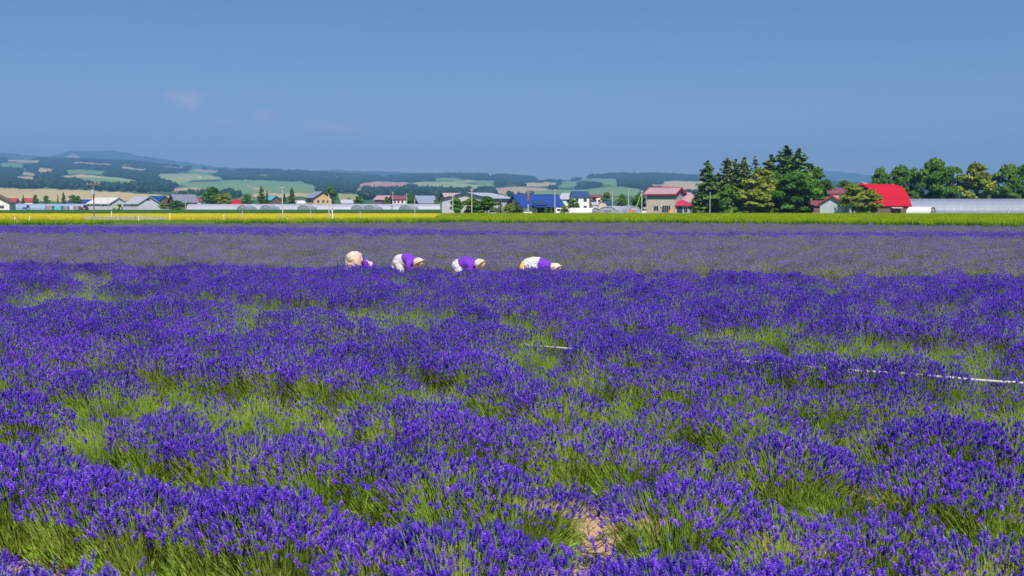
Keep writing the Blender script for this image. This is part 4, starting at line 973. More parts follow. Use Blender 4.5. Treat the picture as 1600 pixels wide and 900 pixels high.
# red barn with a curved gambrel roof
rb = gable('red_roofed_barn', 'weathered timber barn with a bright red gambrel roof', 'barn', 1366, 243, 10.0, 9.4, 2.9, 3.9, 28, 'timber', 'redroof', .45, prof=[(-4.7, 2.9), (-3.7, 4.75), (-2.4, 6.1), (-1.2, 6.6), (0, 6.75), (1.2, 6.6), (2.4, 6.1), (3.7, 4.75), (4.7, 2.9)],
           doors=[('F', 0.3, 1.5, 1.6, 'reddoor')])
attach(rb, 'door_canopy', 'concrete', lambda m: m.sheet([(-5.7, 1.72), (-4.72, 1.92)], -.9, 2.2, .08))
for zz in (.75, 1.2, 1.65, 2.1, 2.55): attach(rb, 'plank', 'timber', lambda m: m.box(-4.9, -.6, -4.76, -4.69, zz - .2, zz + .18)); attach(rb, 'plank', 'timber', lambda m: m.box(1.2, 4.9, -4.765, -4.69, zz - .2, zz + .18))
# grey gabled shed
gable('grey_shed', 'small grey gabled shed with a faded pink roof left of the red barn', 'shed', 1306, 236, 8.5, 5.2, 2.75, 1.55, 58, 'greywall', 'pinkroof', .45, trim='redtrim', doors=[('F', 1.5, 1.2, 1.8, 'brownwall')])
gable('brown_house', 'pale house with a maroon roof behind the grey shed', 'house', 1298, 275, 7, 6, 5.3, 1.1, 8, 'greywall', 'maroon', .5, wins=[('F', -1.2, 3.6, 1.3, 1.2, 1), ('F', 1.6, 3.6, 1.2, 1.2, 1)])
gable('timber_shed', 'dark timber shed under the right end of the grove', 'shed', 1272, 243, 4.5, 4, 2.3, .8, 10, 'brownwall', 'maroon', .4, doors=[('F', .8, 1.2, 1.7, 'darkdoor')])
gable('white_tower_house', 'tiny white gabled building behind the barn trees', 'house', 1345, 330, 5, 4, 8.0, 1.0, 60, 'pinkwall', 'pinkroof', .3)
gable('low_red_house', 'small red roofed house behind the right greenhouse', 'house', 1450, 330, 6, 5, 3.8, 1.0, 70, 'cream', 'crimson', .4)
gable('low_pink_house', 'small pale roofed house left of the little red one behind the greenhouse', 'house', 1438, 332, 6, 5, 3.8, 1.0, 20, 'cream', 'pinkroof', .4)

# left village
gable('white_house', 'pale pink gabled house cut by the left edge of the view', 'house', 0, 409, 8, 11.0, 3.3, 2.8, 99, 'pinkwall', 'brownwall', .5, wins=[('L', -.3, 3.6, 1.5, 1.0, 1), ('L', -.4, 1.1, 1.3, 1.0, 1), ('L', 2.9, 1.1, 1.4, 1.0, 1)], trim='darktrim')
gable('white_shed', 'long shed with a bright white roof beside the dark pole', 'shed', 172, 500, 14.5, 10.5, 3.0, 2.7, -30, 'lavgrey', 'whiteroof', .5, wins=[('F', 3, 1.6, 1.0, .7, 0)], doors=[('R', 0, 2.6, 2.2, 'grey_paint')], trim='steel')
gable('silver_shed', 'shed with a silvery roof and a tall pale gable, right of the white roofed shed', 'shed', 226, 500, 10.5, 11.5, 3.0, 3.1, -38, 'lavgrey', 'silverroof', .5, wins=[('F', .5, 1.8, .9, .9, 0), ('R', -.4, 4.4, 1.6, .6, 1)], trim='steel')
gable('blue_barn', 'dark barn with a royal blue roof behind the silvery shed', 'barn', 248, 545, 13, 10, 3.6, 3.0, -35, 'brownwall', 'bluegloss', .5)
gable('blue_shed', 'low blue roofed shed behind the white roofed shed', 'shed', 135, 545, 14, 8, 3.0, 1.8, -10, 'brownwall', 'bluegloss', .5)
gable('slate_house', 'house with a big slate roof behind green shrubs', 'house', 289, 480, 9.5, 9.5, 3.6, 3.3, -35 + 70, 'timber', 'slate', .6, wins=[('L', 0, 3.6, 1.2, 1.0, 1)], trim='darktrim')
gable('far_red_house', 'small dull red roofed house right of the slate roof', 'house', 311, 520, 5, 6, 4.0, 1.8, 0, 'cream', 'maroon', .4)
for i, (u, w_) in enumerate(((24, 5.6), (50, 6.4))):
    gable('crimson_shed', ('left' if i == 0 else 'right') + ' one of two low crimson roofed sheds far left', 'shed', u, 590, w_, 5, 4.0, 1.7, 0, 'cream', 'crimson', .3, group='crimson sheds far left')
gable('red_hut', 'small bright red roofed hut between round trees', 'hut', 371, 470, 5, 4, 3.0, 1.4, 0, 'cream', 'redroof', .3)
gable('teal_house', 'dark house with a teal roof right of the pointed spruce', 'house', 427, 470, 5.2, 6, 4.4, 1.8, -35, 'brownwall', 'teal', .4, wins=[('R', 0, 2.6, 1.2, 1, 1)])
gable('tan_house', 'two storey tan house with a blue grey roof above the greenhouses', 'house', 500, 445, 6.4, 8.2, 5.4, 2.4, -50, 'tan', 'steelblue', .6, wins=[('R', -2.1, 3.2, 1.0, 1.1, 1), ('R', .2, 3.3, .9, 1.0, 1), ('R', 2.4, 3.2, 1.0, 1.1, 1), ('F', 0, 3.4, 1.2, 1.0, 1)], trim='darktrim')
gable('white_hut', 'little white roofed hut left of the tan house', 'hut', 470, 470, 4, 4, 3.0, 1.0, 30, 'white_paint', 'whiteroof', .3)
gable('pale_roof_house', 'low house with a pale blue roof right of the tan house', 'house', 543, 500, 5, 5, 3.2, 1.4, 15, 'greywall', 'silverroof', .4)
gable('plum_house', 'plum walled house with a pinkish roof above the greenhouses', 'house', 601, 490, 6, 6, 4.8, 1.6, -20, 'purplewall', 'pinkroof', .5, wins=[('F', -1.2, 3.3, 1.2, 1.0, 1), ('F', 1.4, 3.3, 1.0, 1.0, 1)])
gable('pale_house', 'pale two storey house with a plum roof, right of the plum walled one', 'house', 624, 490, 6.0, 6, 5.0, 1.3, 10, 'cream', 'maroon', .5, wins=[('F', -1.9, 3.2, .8, 1.1, 0), ('F', -.3, 3.2, .8, 1.1, 0), ('F', 1.4, 3.2, .8, 1.1, 0)])
gable('navy_barn', 'barn with a blue roof and dark gable left of the warehouse', 'barn', 664, 500, 8.5, 9, 3.4, 3.0, 25, 'brownwall', 'steelblue', .6)
bpy.data.objects[-1] if False else None
gable('pink_roof_house', 'grey house with a pinkish roof just behind the warehouse left end', 'house', 706, 330, 5.5, 5.0, 4.2, 1.7, 25, 'greywall', 'pinkroof', .4, trim='darktrim')
gable('white_blue_house', 'white two storey house with a navy roof beyond the blue house', 'house', 905, 392, 5.6, 6, 5.2, 1.8, 8, 'white_paint', 'darkblue', .4, wins=[('F', -1.6, 3.5, 1.0, 1.1, 1), ('F', 1.4, 3.5, 1.1, 1.1, 1), ('F', 1.4, .9, 1.1, 1.1, 1), ('F', -1.6, .9, 1.1, 1.1, 1)])
gable('white_annex_house', 'white house with a sloping pale roof left of the navy roofed one', 'house', 889, 398, 5.2, 5, 4.6, 1.9, -25, 'white_paint', 'silverroof', .4, wins=[('F', .5, 3.2, .9, 1.0, 0)])
gable('brown_block', 'brown and cream two storey house among the white houses', 'house', 922, 470, 4.4, 5, 5.6, .8, 0, 'brownwall', 'maroon', .3, wins=[('F', 0, 3.6, 1.2, 1.1, 1)])
gable('cream_block', 'cream two storey house right of the brown one', 'house', 931.5, 470, 3.8, 5, 5.7, .7, 0, 'cream', 'maroon', .3, wins=[('F', -.8, 3.6, .9, 1.1, 0), ('F', .9, 3.4, 1.0, 1.1, 0)])
gable('navy_hut', 'small hut with a rounded navy roof in front of the cream house', 'hut', 945, 440, 4.2, 4.2, 1.9, 1.6, 60, 'whiteroof', 'darkblue', .3, prof=[(-2.1, 1.9), (-1.6, 3.0), (-.8, 3.5), (0, 3.65), (.8, 3.5), (1.6, 3.0), (2.1, 1.9)])
gable('silver_shed_far', 'small grey shed right of the brown house', 'shed', 934, 445, 5, 4, 2.4, .8, 0, 'lavgrey', 'silverroof', .3)
# small farmsteads up on the hills
hill_homes = [(183, 258, 3600, 'white_paint', 'redroof', 'white farmstead with a red roof high on the left hillside'), (222, 266.5, 3300, 'white_paint', 'silverroof', 'white farmstead below the pink hillside field'), (232, 266, 3300, 'lavgrey', 'teal', 'farm shed with a teal roof on the left hillside'),
              (180, 275.5, 2600, 'cream', 'whiteroof', 'lone pale farmhouse on the pale green hillside field'), (213, 278, 2500, 'white_paint', 'silverroof', 'long white shed among the left hillside trees'), (380, 275, 3200, 'lavgrey', 'teal', 'teal roofed shed in the woods above the green slope'),
              (425, 280.5, 2900, 'white_paint', 'whiteroof', 'white shed on the wooded slope above the tan house'), (434, 280, 2900, 'cream', 'redroof', 'tiny red roofed house beside the white hillside shed'), (66, 254, 3800, 'white_paint', 'whiteroof', 'white shed near the left ridge'),
              (315, 278, 2700, 'white_paint', 'silverroof', 'white farmhouse at the end of the pale green slope')]
for (u, v, D, wm, rm, lb) in hill_homes:
    # sit them on the slope
    best = min(((abs(hill_pt(u, k / 400)[0] - v), k / 400) for k in range(401))); v_, D_ = hill_pt(u, best[1]); z_ = at(u, v_, D_).z
    sc = D_ / 1700
    gable('hill_farmhouse', lb, 'farmhouse', u, D_, 5.5 * sc, 3.6 * sc, 1.7 * sc, 1.0 * sc, tr_rng.uniform(-35, 35), wm, rm, .3, group='small farms on the hills', z=z_ - .6 * sc, base=False)

# ------------------------------------------------------------------ greenhouses
def tunnel(name, label, u, D, L, W, H, yaw, film, ends='film', ribs=False, door_side=None, group='plastic tunnel greenhouses', z=0):
    e = empty(name, (X(u, D), D, z), R(yaw), label=label, cat='greenhouse', group=group)
    an = np.linspace(0, math.pi, 15); pr = [(-W / 2 * math.cos(a), H * math.sin(a) ** .8) for a in an]
    MB().sheet(pr, -L / 2, L / 2, .05).build('cover', M[film], e, smooth=False)
    for sx in (-1, 1):
        k = len(pr); x = sx * (L / 2 - .06)
        m = MB(); m.add([(x, y * .985, max(0, z_ - .06)) for y, z_ in pr], [tuple(range(k)) if sx < 0 else tuple(range(k - 1, -1, -1))]); ew = m.build('end_wall', M[ends], e)
        m = MB(); m.path([(sx * (L / 2 + .02), y, z_) for y, z_ in pr], .06, 5); m.build('end_hoop', M['steel'], e)
        x0, x1 = sx * (L / 2 - .04), sx * (L / 2 + .05)
        m = MB(); m.box(min(x0, x1), max(x0, x1), -W * .14, W * .14, .02, H * .62); dr = m.build('door', M['filmdark'], e)
        m = MB(); m.box(min(x0, x1) - .01, max(x0, x1) + .01, -W * .17, W * .17, H * .62, H * .62 + .12); m.build('door_lintel', M['concrete'], dr)
        m = MB()
        for yy in (-W * .30, W * .30): m.tube((sx * (L / 2), yy, 0), (sx * (L / 2), yy, H * .72), .035, .035, 5)
        m.build('end_post', M['steel'], e)
    if ribs:
        nr = int(L / ribs)
        for i in range(1, nr):
            x = -L / 2 + L * i / nr; m = MB(); m.path([(x, y * 1.004, z_ + .015) for y, z_ in pr], .03, 4); m.build('rib', M['steel'], e)
        for yy, zz in (pr[2], pr[-3]):
            m = MB(); m.box(-L / 2, L / 2, yy - .03, yy + .03, zz - .02, zz + .06); m.build('rail', M['steel'], e)
    return e
tunnel('greenhouse', 'long bluish plastic greenhouse behind the crates on the left', 84, 520, 37, 6.5, 2.9, 0, 'filmblue')
tunnel('greenhouse', 'long pale greenhouse stretching from the slate house to mid village', 440, 422, 70, 6.5, 2.7, 2, 'film')
tunnel('greenhouse', 'long pale greenhouse running up to the warehouse', 610, 437, 46, 6.5, 2.75, 0, 'film')
for i, (u, nm) in enumerate(((388, 'first'), (424, 'second'), (482, 'third'), (565, 'fourth'), (584, 'fifth'), (640, 'sixth'))):
    tunnel('greenhouse', nm + ' small tunnel from the left with its arched end facing the yellow field', u, 410, 9, 5.0, 2.3, 86 - i * 2, 'film', 'filmdark')
tunnel('greenhouse', 'short white tunnel with a pale arched end right of the white van', 911, 236, 6.2, 3.6, 1.75, -38, 'filmwhite', 'film')
tunnel('greenhouse', 'clear tunnel with a lintelled doorway, left of the twin arches', 955, 238, 6.0, 5.0, 2.05, 68, 'film', 'film', 1.2)
tunnel('greenhouse', 'clear tunnel with orange goods at its end, right of the twin arches', 976, 240, 7.0, 4.0, 2.1, -62, 'film', 'film', 1.2)
e = empty('orange_crates', (X(985, 235), 235, 0), 0, label='stack of orange crates at the right clear tunnel end', cat='crates')
for k in range(4): m = MB(); m.box(-.28, .28, -.2, .2, .02 + k * .36, .34 + k * .36); m.box(-.31, .31, -.23, .23, .30 + k * .36, .345 + k * .36); m.build('crate', M['orange'], e)
tunnel('greenhouse', 'white tunnel with a dark arched opening against the red barn', 1436, 236, 5.0, 3.6, 1.95, -42, 'filmwhite', 'filmdark')
tunnel('greenhouse', 'long ribbed grey greenhouse running out at the right edge', 1535, 262, 38, 8.0, 3.5, 1, 'film2', 'film2', 1.6)
tunnel('greenhouse', 'second grey greenhouse ridge just behind the long right one', 1535, 272, 40, 7.5, 3.9, 1, 'filmdark', 'film')
tunnel('greenhouse', 'white vinyl tunnel glimpsed behind the left grove spruce', 1098, 262, 5, 4, 2.6, 60, 'filmwhite', 'filmwhite')

# ------------------------------------------------------------------ poles, fence, stakes
def pole(label, u, vtop, D, r=.14, mt='concrete', arms=(), box=None, lean=0, brace=None, name='utility_pole', cat='utility pole', group='utility poles along the fields'):
    h = at(u, vtop, D).z; e = empty(name, (X(u, D), D, 0), 0, label=label, cat=cat, group=group); e.rotation_euler = (0, R(lean), 0)
    MB().tube((0, 0, -.3), (0, 0, h), r, r * .65, 10).build('shaft', M[mt], e)
    for (z, w_) in arms:
        cb = MB().box(-w_ / 2, w_ / 2, -.09, .09, h - z - .07, h - z + .07).build('crossarm', M['darkwoodpole'], e)
        for k in range(4): x = -w_ / 2 + .12 + (w_ - .24) * k / 3; MB().tube((x, 0, h - z + .07), (x, 0, h - z + .34), .05, .04, 6).build('insulator', M['steel'], cb)
    if box: tb = MB().tube((0, -.42, h - box[0] - box[1]), (0, -.42, h - box[0]), .34, .34, 12).build('transformer', M[box[2]], e); MB().box(-.1, .1, -.2, 0, h - box[0] - .5, h - box[0] - .3).build('bracket', M['steel'], tb)
    if brace: MB().tube((0, 0, h * .97), (brace[0], brace[1], 0), .06, .06, 6).build('brace', M[mt], e)
    return e
pole('dark timber utility pole with a wide crossarm left of the white shed', 150.5, 287, 178, .13, 'darkwoodpole', ((.1, 2.2),), (1.0, .7, 'steel'))
pole('tall pale pole with a lamp at its top before the long greenhouse', 443.5, 292, 168, .10, 'concrete', ((.3, .9),))
pole('pale pole with a leaning brace right of the tan house', 515.5, 304, 168, .09, 'concrete', (), None, 0, (.75, -.2))
pole('short pale pole left of the tall light pole', 381, 329, 168, .07)
pole('thin pale pole beneath the tan house', 487, 318, 172, .05)
pole('pale pole in the yellow field left of the warehouse', 708, 304, 196, .11, 'concrete', ((.4, .8),))
pole('shorter thin pole left of it in the yellow field', 649, 310, 196, .07)
pole('pale pole standing before the warehouse trees', 737.5, 295, 215, .11, 'concrete', ((.3, .8),))
pole('pale pole with a rusty transformer before the blue roof', 825, 299, 214, .12, 'concrete', ((.25, 1.3),), (.6, 1.2, 'rust'))
pole('pale pole at the right end of the blue roof', 866.5, 296, 216, .10, 'concrete', ((.4, .8),))
pole('pole with a guy wire beside the two storey farmhouse', 1001.5, 298, 225, .13, 'concrete', ((.3, .7),), None, 0, (-1.7, .3))
pole('far pole with a double crossarm left of the farmhouse', 956, 297, 330, .14, 'concrete', ((.2, 1.6), (1.0, 1.4)))
pole('far pole between the double crossarm pole and the farmhouse', 981, 295, 330, .13, 'concrete', ((.3, 1.2),))
pole('thin grey pole before the leftmost grove spruce', 1107.5, 300, 226, .09)
pole('far pole among the plum roofed houses', 615, 300, 430, .15, 'concrete', ((.4, 1.5),))
pole('far pole right of the pale two storey house', 636.5, 302, 430, .15, 'concrete', ((.4, 1.5),))
pole('grey post before the slate roofed house', 293, 313, 440, .16)
pole('thin pole before the white roofed shed', 172.5, 298, 430, .10)
pole('thin pole between dark pole and white roofed shed', 162, 308, 430, .09)
def stake(label, u, vt, D, mt='white_paint', r=.05, band=None):
    h = at(u, vt, D).z; e = empty('marker_stake', (X(u, D), D, 0), 0, label=label, cat='stake', group='marker stakes in the yellow field')
    MB().tube((0, 0, -.1), (0, 0, h), r, r, 8).build('post', M[mt], e)
    MB().tube((0, 0, h - .16), (0, 0, h + .02), r * 1.25, r * 1.25, 8).build('cap', M[band or mt], e)
for a in (('white stake furthest left on the grass verge', 27, 339, 160), ('white stake second from the left on the verge', 49.5, 338, 160), ('white stake right of the wooden rail fence', 268, 333, 160), ('white post under the white roofed shed', 177.5, 330, 178),
          ('white stake in the middle of the rail fence', 219.5, 338, 158), ('orange capped stake left of the warehouse', 564, 331, 164, 'concrete', .06, 'orange'), ('red capped leaning stake beside the braced pole', 521, 325, 165, 'white_paint', .06, 'red_paint'), ('short white stake near the tall light pole', 451, 338, 163, 'white_paint', .05, 'red_paint'),
          ('slim white stake in the yellow field between the short poles', 352, 335, 166), ('red and white stake before the right greenhouse', 1572, 327, 214, 'white_paint', .06, 'red_paint'), ('orange capped stake under the grove', 1137, 332, 225, 'white_paint', .06, 'orange')): stake(*a)
# weathered wooden rail fence in the yellow field
fe = empty('rail_fence', (X(198, 164), 164, 0), 0, label='weathered grey wooden rail fence with many posts in the yellow field', cat='fence')
frg = random.Random(4); x0, x1 = X(136, 164) - X(198, 164), X(261, 164) - X(198, 164); npost = 27
for i in range(npost):
    x = x0 + (x1 - x0) * i / (npost - 1); h = frg.uniform(.62, .92); m = MB(); l = frg.uniform(-.05, .05)
    m.add([(x - .06, -.05, 0), (x + .06, -.05, 0), (x + .06, .05, 0), (x - .06, .05, 0), (x - .05 + l, -.04, h), (x + .05 + l, -.04, h), (x + .05 + l, .04, h), (x - .05 + l, .04, h)], [(0, 3, 2, 1), (4, 5, 6, 7), (0, 1, 5, 4), (1, 2, 6, 5), (2, 3, 7, 6), (3, 0, 4, 7)]); m.build('post', M['fencewood'], fe)
for i in range(9):
    a, b = x0 + (x1 - x0) * i / 9, x0 + (x1 - x0) * (i + 1) / 9 - .05
    for z in (.22, .5):
        z2 = z + frg.uniform(-.03, .03); MB().add([(a, -.09, z2), (b, -.09, z2 + frg.uniform(-.03, .03)), (b, -.055, z2), (a, -.055, z2), (a, -.09, z2 + .11), (b, -.09, z2 + .11), (b, -.055, z2 + .11), (a, -.055, z2 + .11)], [(0, 3, 2, 1), (4, 5, 6, 7), (0, 1, 5, 4), (1, 2, 6, 5), (2, 3, 7, 6), (3, 0, 4, 7)]).build('rail', M['fencewood'], fe)
# white irrigation tape through the near rows
def tape(label, pts):
    P = [Vector(at(u, v, D)) for u, v, D in pts]; m = MB(); out_ = []
    for a, b in zip(P[:-1], P[1:]):
        for k in range(8): f = k / 8; q_ = a.lerp(b, f); q_.z -= .012 * math.sin(math.pi * f) ; out_.append(q_)
    out_.append(P[-1]); m.path(out_, .014, 8); m.build('irrigation_hose', M['hose'], label=label, cat='hose')
def Hd(v, z): return (EYE - z) * F / (v - HOR)
tape('white irrigation hose threading through the lavender rows towards the right edge', [(560, 521, Hd(521, 0.38)), (800, 537, Hd(537, 0.33)), (980, 550, Hd(550, 0.50)), (1200, 567, Hd(567, 0.56)), (1420, 584, Hd(584, 0.575)), (1660, 602, Hd(602, 0.575))])

# ------------------------------------------------------------------ vehicles and yard things
def wheel(parent, x, y, r, w_):
    wl = MB().tube((x, y - w_ / 2, r), (x, y + w_ / 2, r), r, r, 14).build('wheel', M['tyre'], parent); MB().tube((x, y - w_ / 2 - .02, r), (x, y + w_ / 2 + .02, r), r * .55, r * .55, 12).build('rim', M['steel'], wl)
def tractor(label, u, D, mt, yaw, s=1.0):
    e = empty('tractor', (X(u, D), D, 0), R(yaw), label=label, cat='tractor'); e.scale = (s, s, s)
    MB().prism([(-.38, .55), (.38, .55), (.38, 1.3), (.25, 1.42), (-.25, 1.42), (-.38, 1.3)], -1.7, -.1).build('bonnet', M[mt], e)
    cb = MB().box(-.1, 1.15, -.62, .62, .7, 1.25).box(-.1, 1.15, -.66, .66, 2.28, 2.42).build('cab', M[mt], e)
    for x in (-.05, 1.08):
        for y in (-.58, .58): MB().tube((x, y, 1.2), (x, y, 2.3), .05, .05, 6).build('cab_pillar', M[mt], cb)
    MB().box(-.02, 1.05, -.55, .55, 1.25, 2.26).build('cab_glass', M['glass'], cb)
    MB().tube((-1.0, .2, 1.4), (-1.0, .2, 2.1), .05, .05, 6).build('exhaust', M['tyre'], e)
    for y in (-.75, .75): wheel(e, .7, y, .75, .38); wheel(e, -1.35, y * .9, .45, .28)
tractor('small blue tractor before the bluish greenhouse', 46, 470, 'blue_paint', 25, .95)
tractor('red tractor left of the white roofed shed', 136, 470, 'red_paint', -20, 1.0)
tractor('lime green tractor between the two pale sheds', 188, 468, 'lime_paint', 40, 1.15)
def container(label, u, D, w_, h_, mt):
    e = empty('storage_crate', (X(u, D), D, 0), R(4), label=label, cat='container', group='crates and containers on the left')
    MB().box(-w_ / 2, w_ / 2, -1.1, 1.1, .12, h_).build('body', M[mt], e)
    for x in (-w_ / 2, w_ / 2):
        for y in (-1.1, 1.1): MB().box(x - .07, x + .07, y - .07, y + .07, 0, h_ + .06).build('corner_post', M['darktrim'], e)
    for k in range(4): x = -w_ / 2 + w_ * (k + .5) / 4; MB().box(x - .06, x + .06, -1.15, -1.09, .2, h_ - .1).build('rib', M[mt], e)
for a in (('dark grey crate leftmost of the row before the bluish greenhouse', 82, 460, 3.0, 2.0, 'grey_paint'), ('teal container right of the dark grey crate', 95.5, 462, 3.2, 2.0, 'teal_paint'), ('grey crate right of the teal container', 108, 460, 2.4, 1.9, 'grey_paint'), ('white container between two grey crates', 117, 461, 1.9, 1.9, 'lavgrey'), ('small grey crate next to the red tractor', 125, 460, 1.9, 1.9, 'grey_paint')): container(*a)
def van(label, u, D, yaw):
    e = empty('parked_van', (X(u, D), D, 0), R(yaw), label=label, cat='van')
    prof = [(-1.7, .35), (1.7, .35), (1.72, .85), (1.35, 1.0), (.95, 1.72), (-1.6, 1.78), (-1.72, 1.6)]
    m = MB(); n = len(prof); m.add([(x, -.72, z) for x, z in prof] + [(x, .72, z) for x, z in prof], [tuple(range(n)), tuple(range(2 * n - 1, n - 1, -1))] + [(i, n + i, n + (i + 1) % n, (i + 1) % n) for i in range(n)]); m.build('body', M['white_paint'], e)
    for (xa, xb) in ((-1.45, -.75), (-.65, .1), (.2, .95)): MB().add([(xa, -.735, 1.05), (xb, -.735, 1.05), (xb - (.12 if xb > .9 else 0), -.735, 1.55), (xa, -.735, 1.55), (xa, -.70, 1.05), (xb, -.70, 1.05), (xb - (.12 if xb > .9 else 0), -.70, 1.55), (xa, -.70, 1.55)], [(0, 1, 2, 3), (7, 6, 5, 4), (0, 4, 5, 1), (1, 5, 6, 2), (2, 6, 7, 3), (3, 7, 4, 0)]).build('side_window', M['glass'], e)
    MB().add([(1.33, -.62, 1.05), (1.33, .62, 1.05), (1.0, .58, 1.66), (1.0, -.58, 1.66), (1.28, -.62, 1.03), (1.28, .62, 1.03), (.95, .58, 1.64), (.95, -.58, 1.64)], [(0, 1, 2, 3), (7, 6, 5, 4), (0, 4, 5, 1), (2, 6, 7, 3)]).build('windscreen', M['glass'], e)
    for y in (-.55, .55): MB().box(1.68, 1.75, y - .14, y + .14, .62, .78).build('headlight', M['silverroof'], e)
    for x in (-1.1, 1.1):
        for y in (-.68, .68): wheel(e, x, y, .30, .2)
van('white van parked behind bushes right of the blue house', 881, 233, -8)
van('white van parked behind the farmhouse left corner', 1007, 256, -25)
# little bright things lying at the verge on the left
e = empty('red_basket', (X(55.5, 140), 140, .05), 0, label='small red basket on the far left grass verge', cat='basket'); attach(e, 'bowl', 'red_paint', lambda m: m.tube((0, 0, 0), (0, 0, .26), .22, .32, 12)); attach(e, 'rim', 'red_paint', lambda m: m.tube((0, 0, .24), (0, 0, .29), .34, .34, 12))
e = empty('straw_heap', (X(32, 140), 140, 0), 0, label='small pale heap on the far left grass verge', cat='heap'); attach(e, 'heap', 'creamcloth', lambda m: (m.tube((0, 0, 0), (0, 0, .2), .45, .35, 10), m.tube((0, 0, .2), (0.03, 0, .38), .35, .12, 10)))

# ------------------------------------------------------------------ people bent over in the lavender
def capsule(m, p0, r0, p1, r1, n=12, sq=1.0):
    p0, p1 = Vector(p0), Vector(p1); d = (p1 - p0); d = d.normalized() if d.length > 1e-6 else Vector((0, 0, 1))
    a = d.orthogonal().normalized(); b = d.cross(a); V = []; rings = []
    for (c, r, s) in ((p0, r0, -1), (p1, r1, 1)):
        for k in ((0, 1, 2, 3) if s < 0 else (3, 2, 1, 0)):
            th = math.pi / 2 * (3 - k) / 3.3; rings.append((c + d * (s * r * math.sin(th)), r * math.cos(th)))
    for c, r in rings: V += [c + (a * math.cos(6.2832 * i / n) + b * math.sin(6.2832 * i / n)) * r for i in range(n)]
    q = len(rings); m.add(V, [(k * n + i, k * n + (i + 1) % n, (k + 1) * n + (i + 1) % n, (k + 1) * n + i) for k in range(q - 1) for i in range(n)] + [tuple(range(n - 1, -1, -1)), tuple(range((q - 1) * n, q * n))])
FOLDS = bpy.data.textures.new('cloth_folds', 'CLOUDS'); FOLDS.noise_scale = .11; FOLDS.noise_depth = 2
def flesh(name, caps, mt, parent, voxel=.022, smooth=6):
    """overlapping tapered limbs fused into one continuous surface"""
    m = MB()
    for c_ in caps: capsule(m, *c_)
    o = m.build(name, M[mt], parent)
    r_ = o.modifiers.new('fuse', 'REMESH'); r_.mode = 'VOXEL'; r_.voxel_size = voxel; r_.use_smooth_shade = True
    s_ = o.modifiers.new('relax', 'SMOOTH'); s_.factor = .5; s_.iterations = smooth
    if name != 'body':
        d_ = o.modifiers.new('folds', 'DISPLACE'); d_.texture = FOLDS; d_.strength = .05; d_.mid_level = .45
    return o
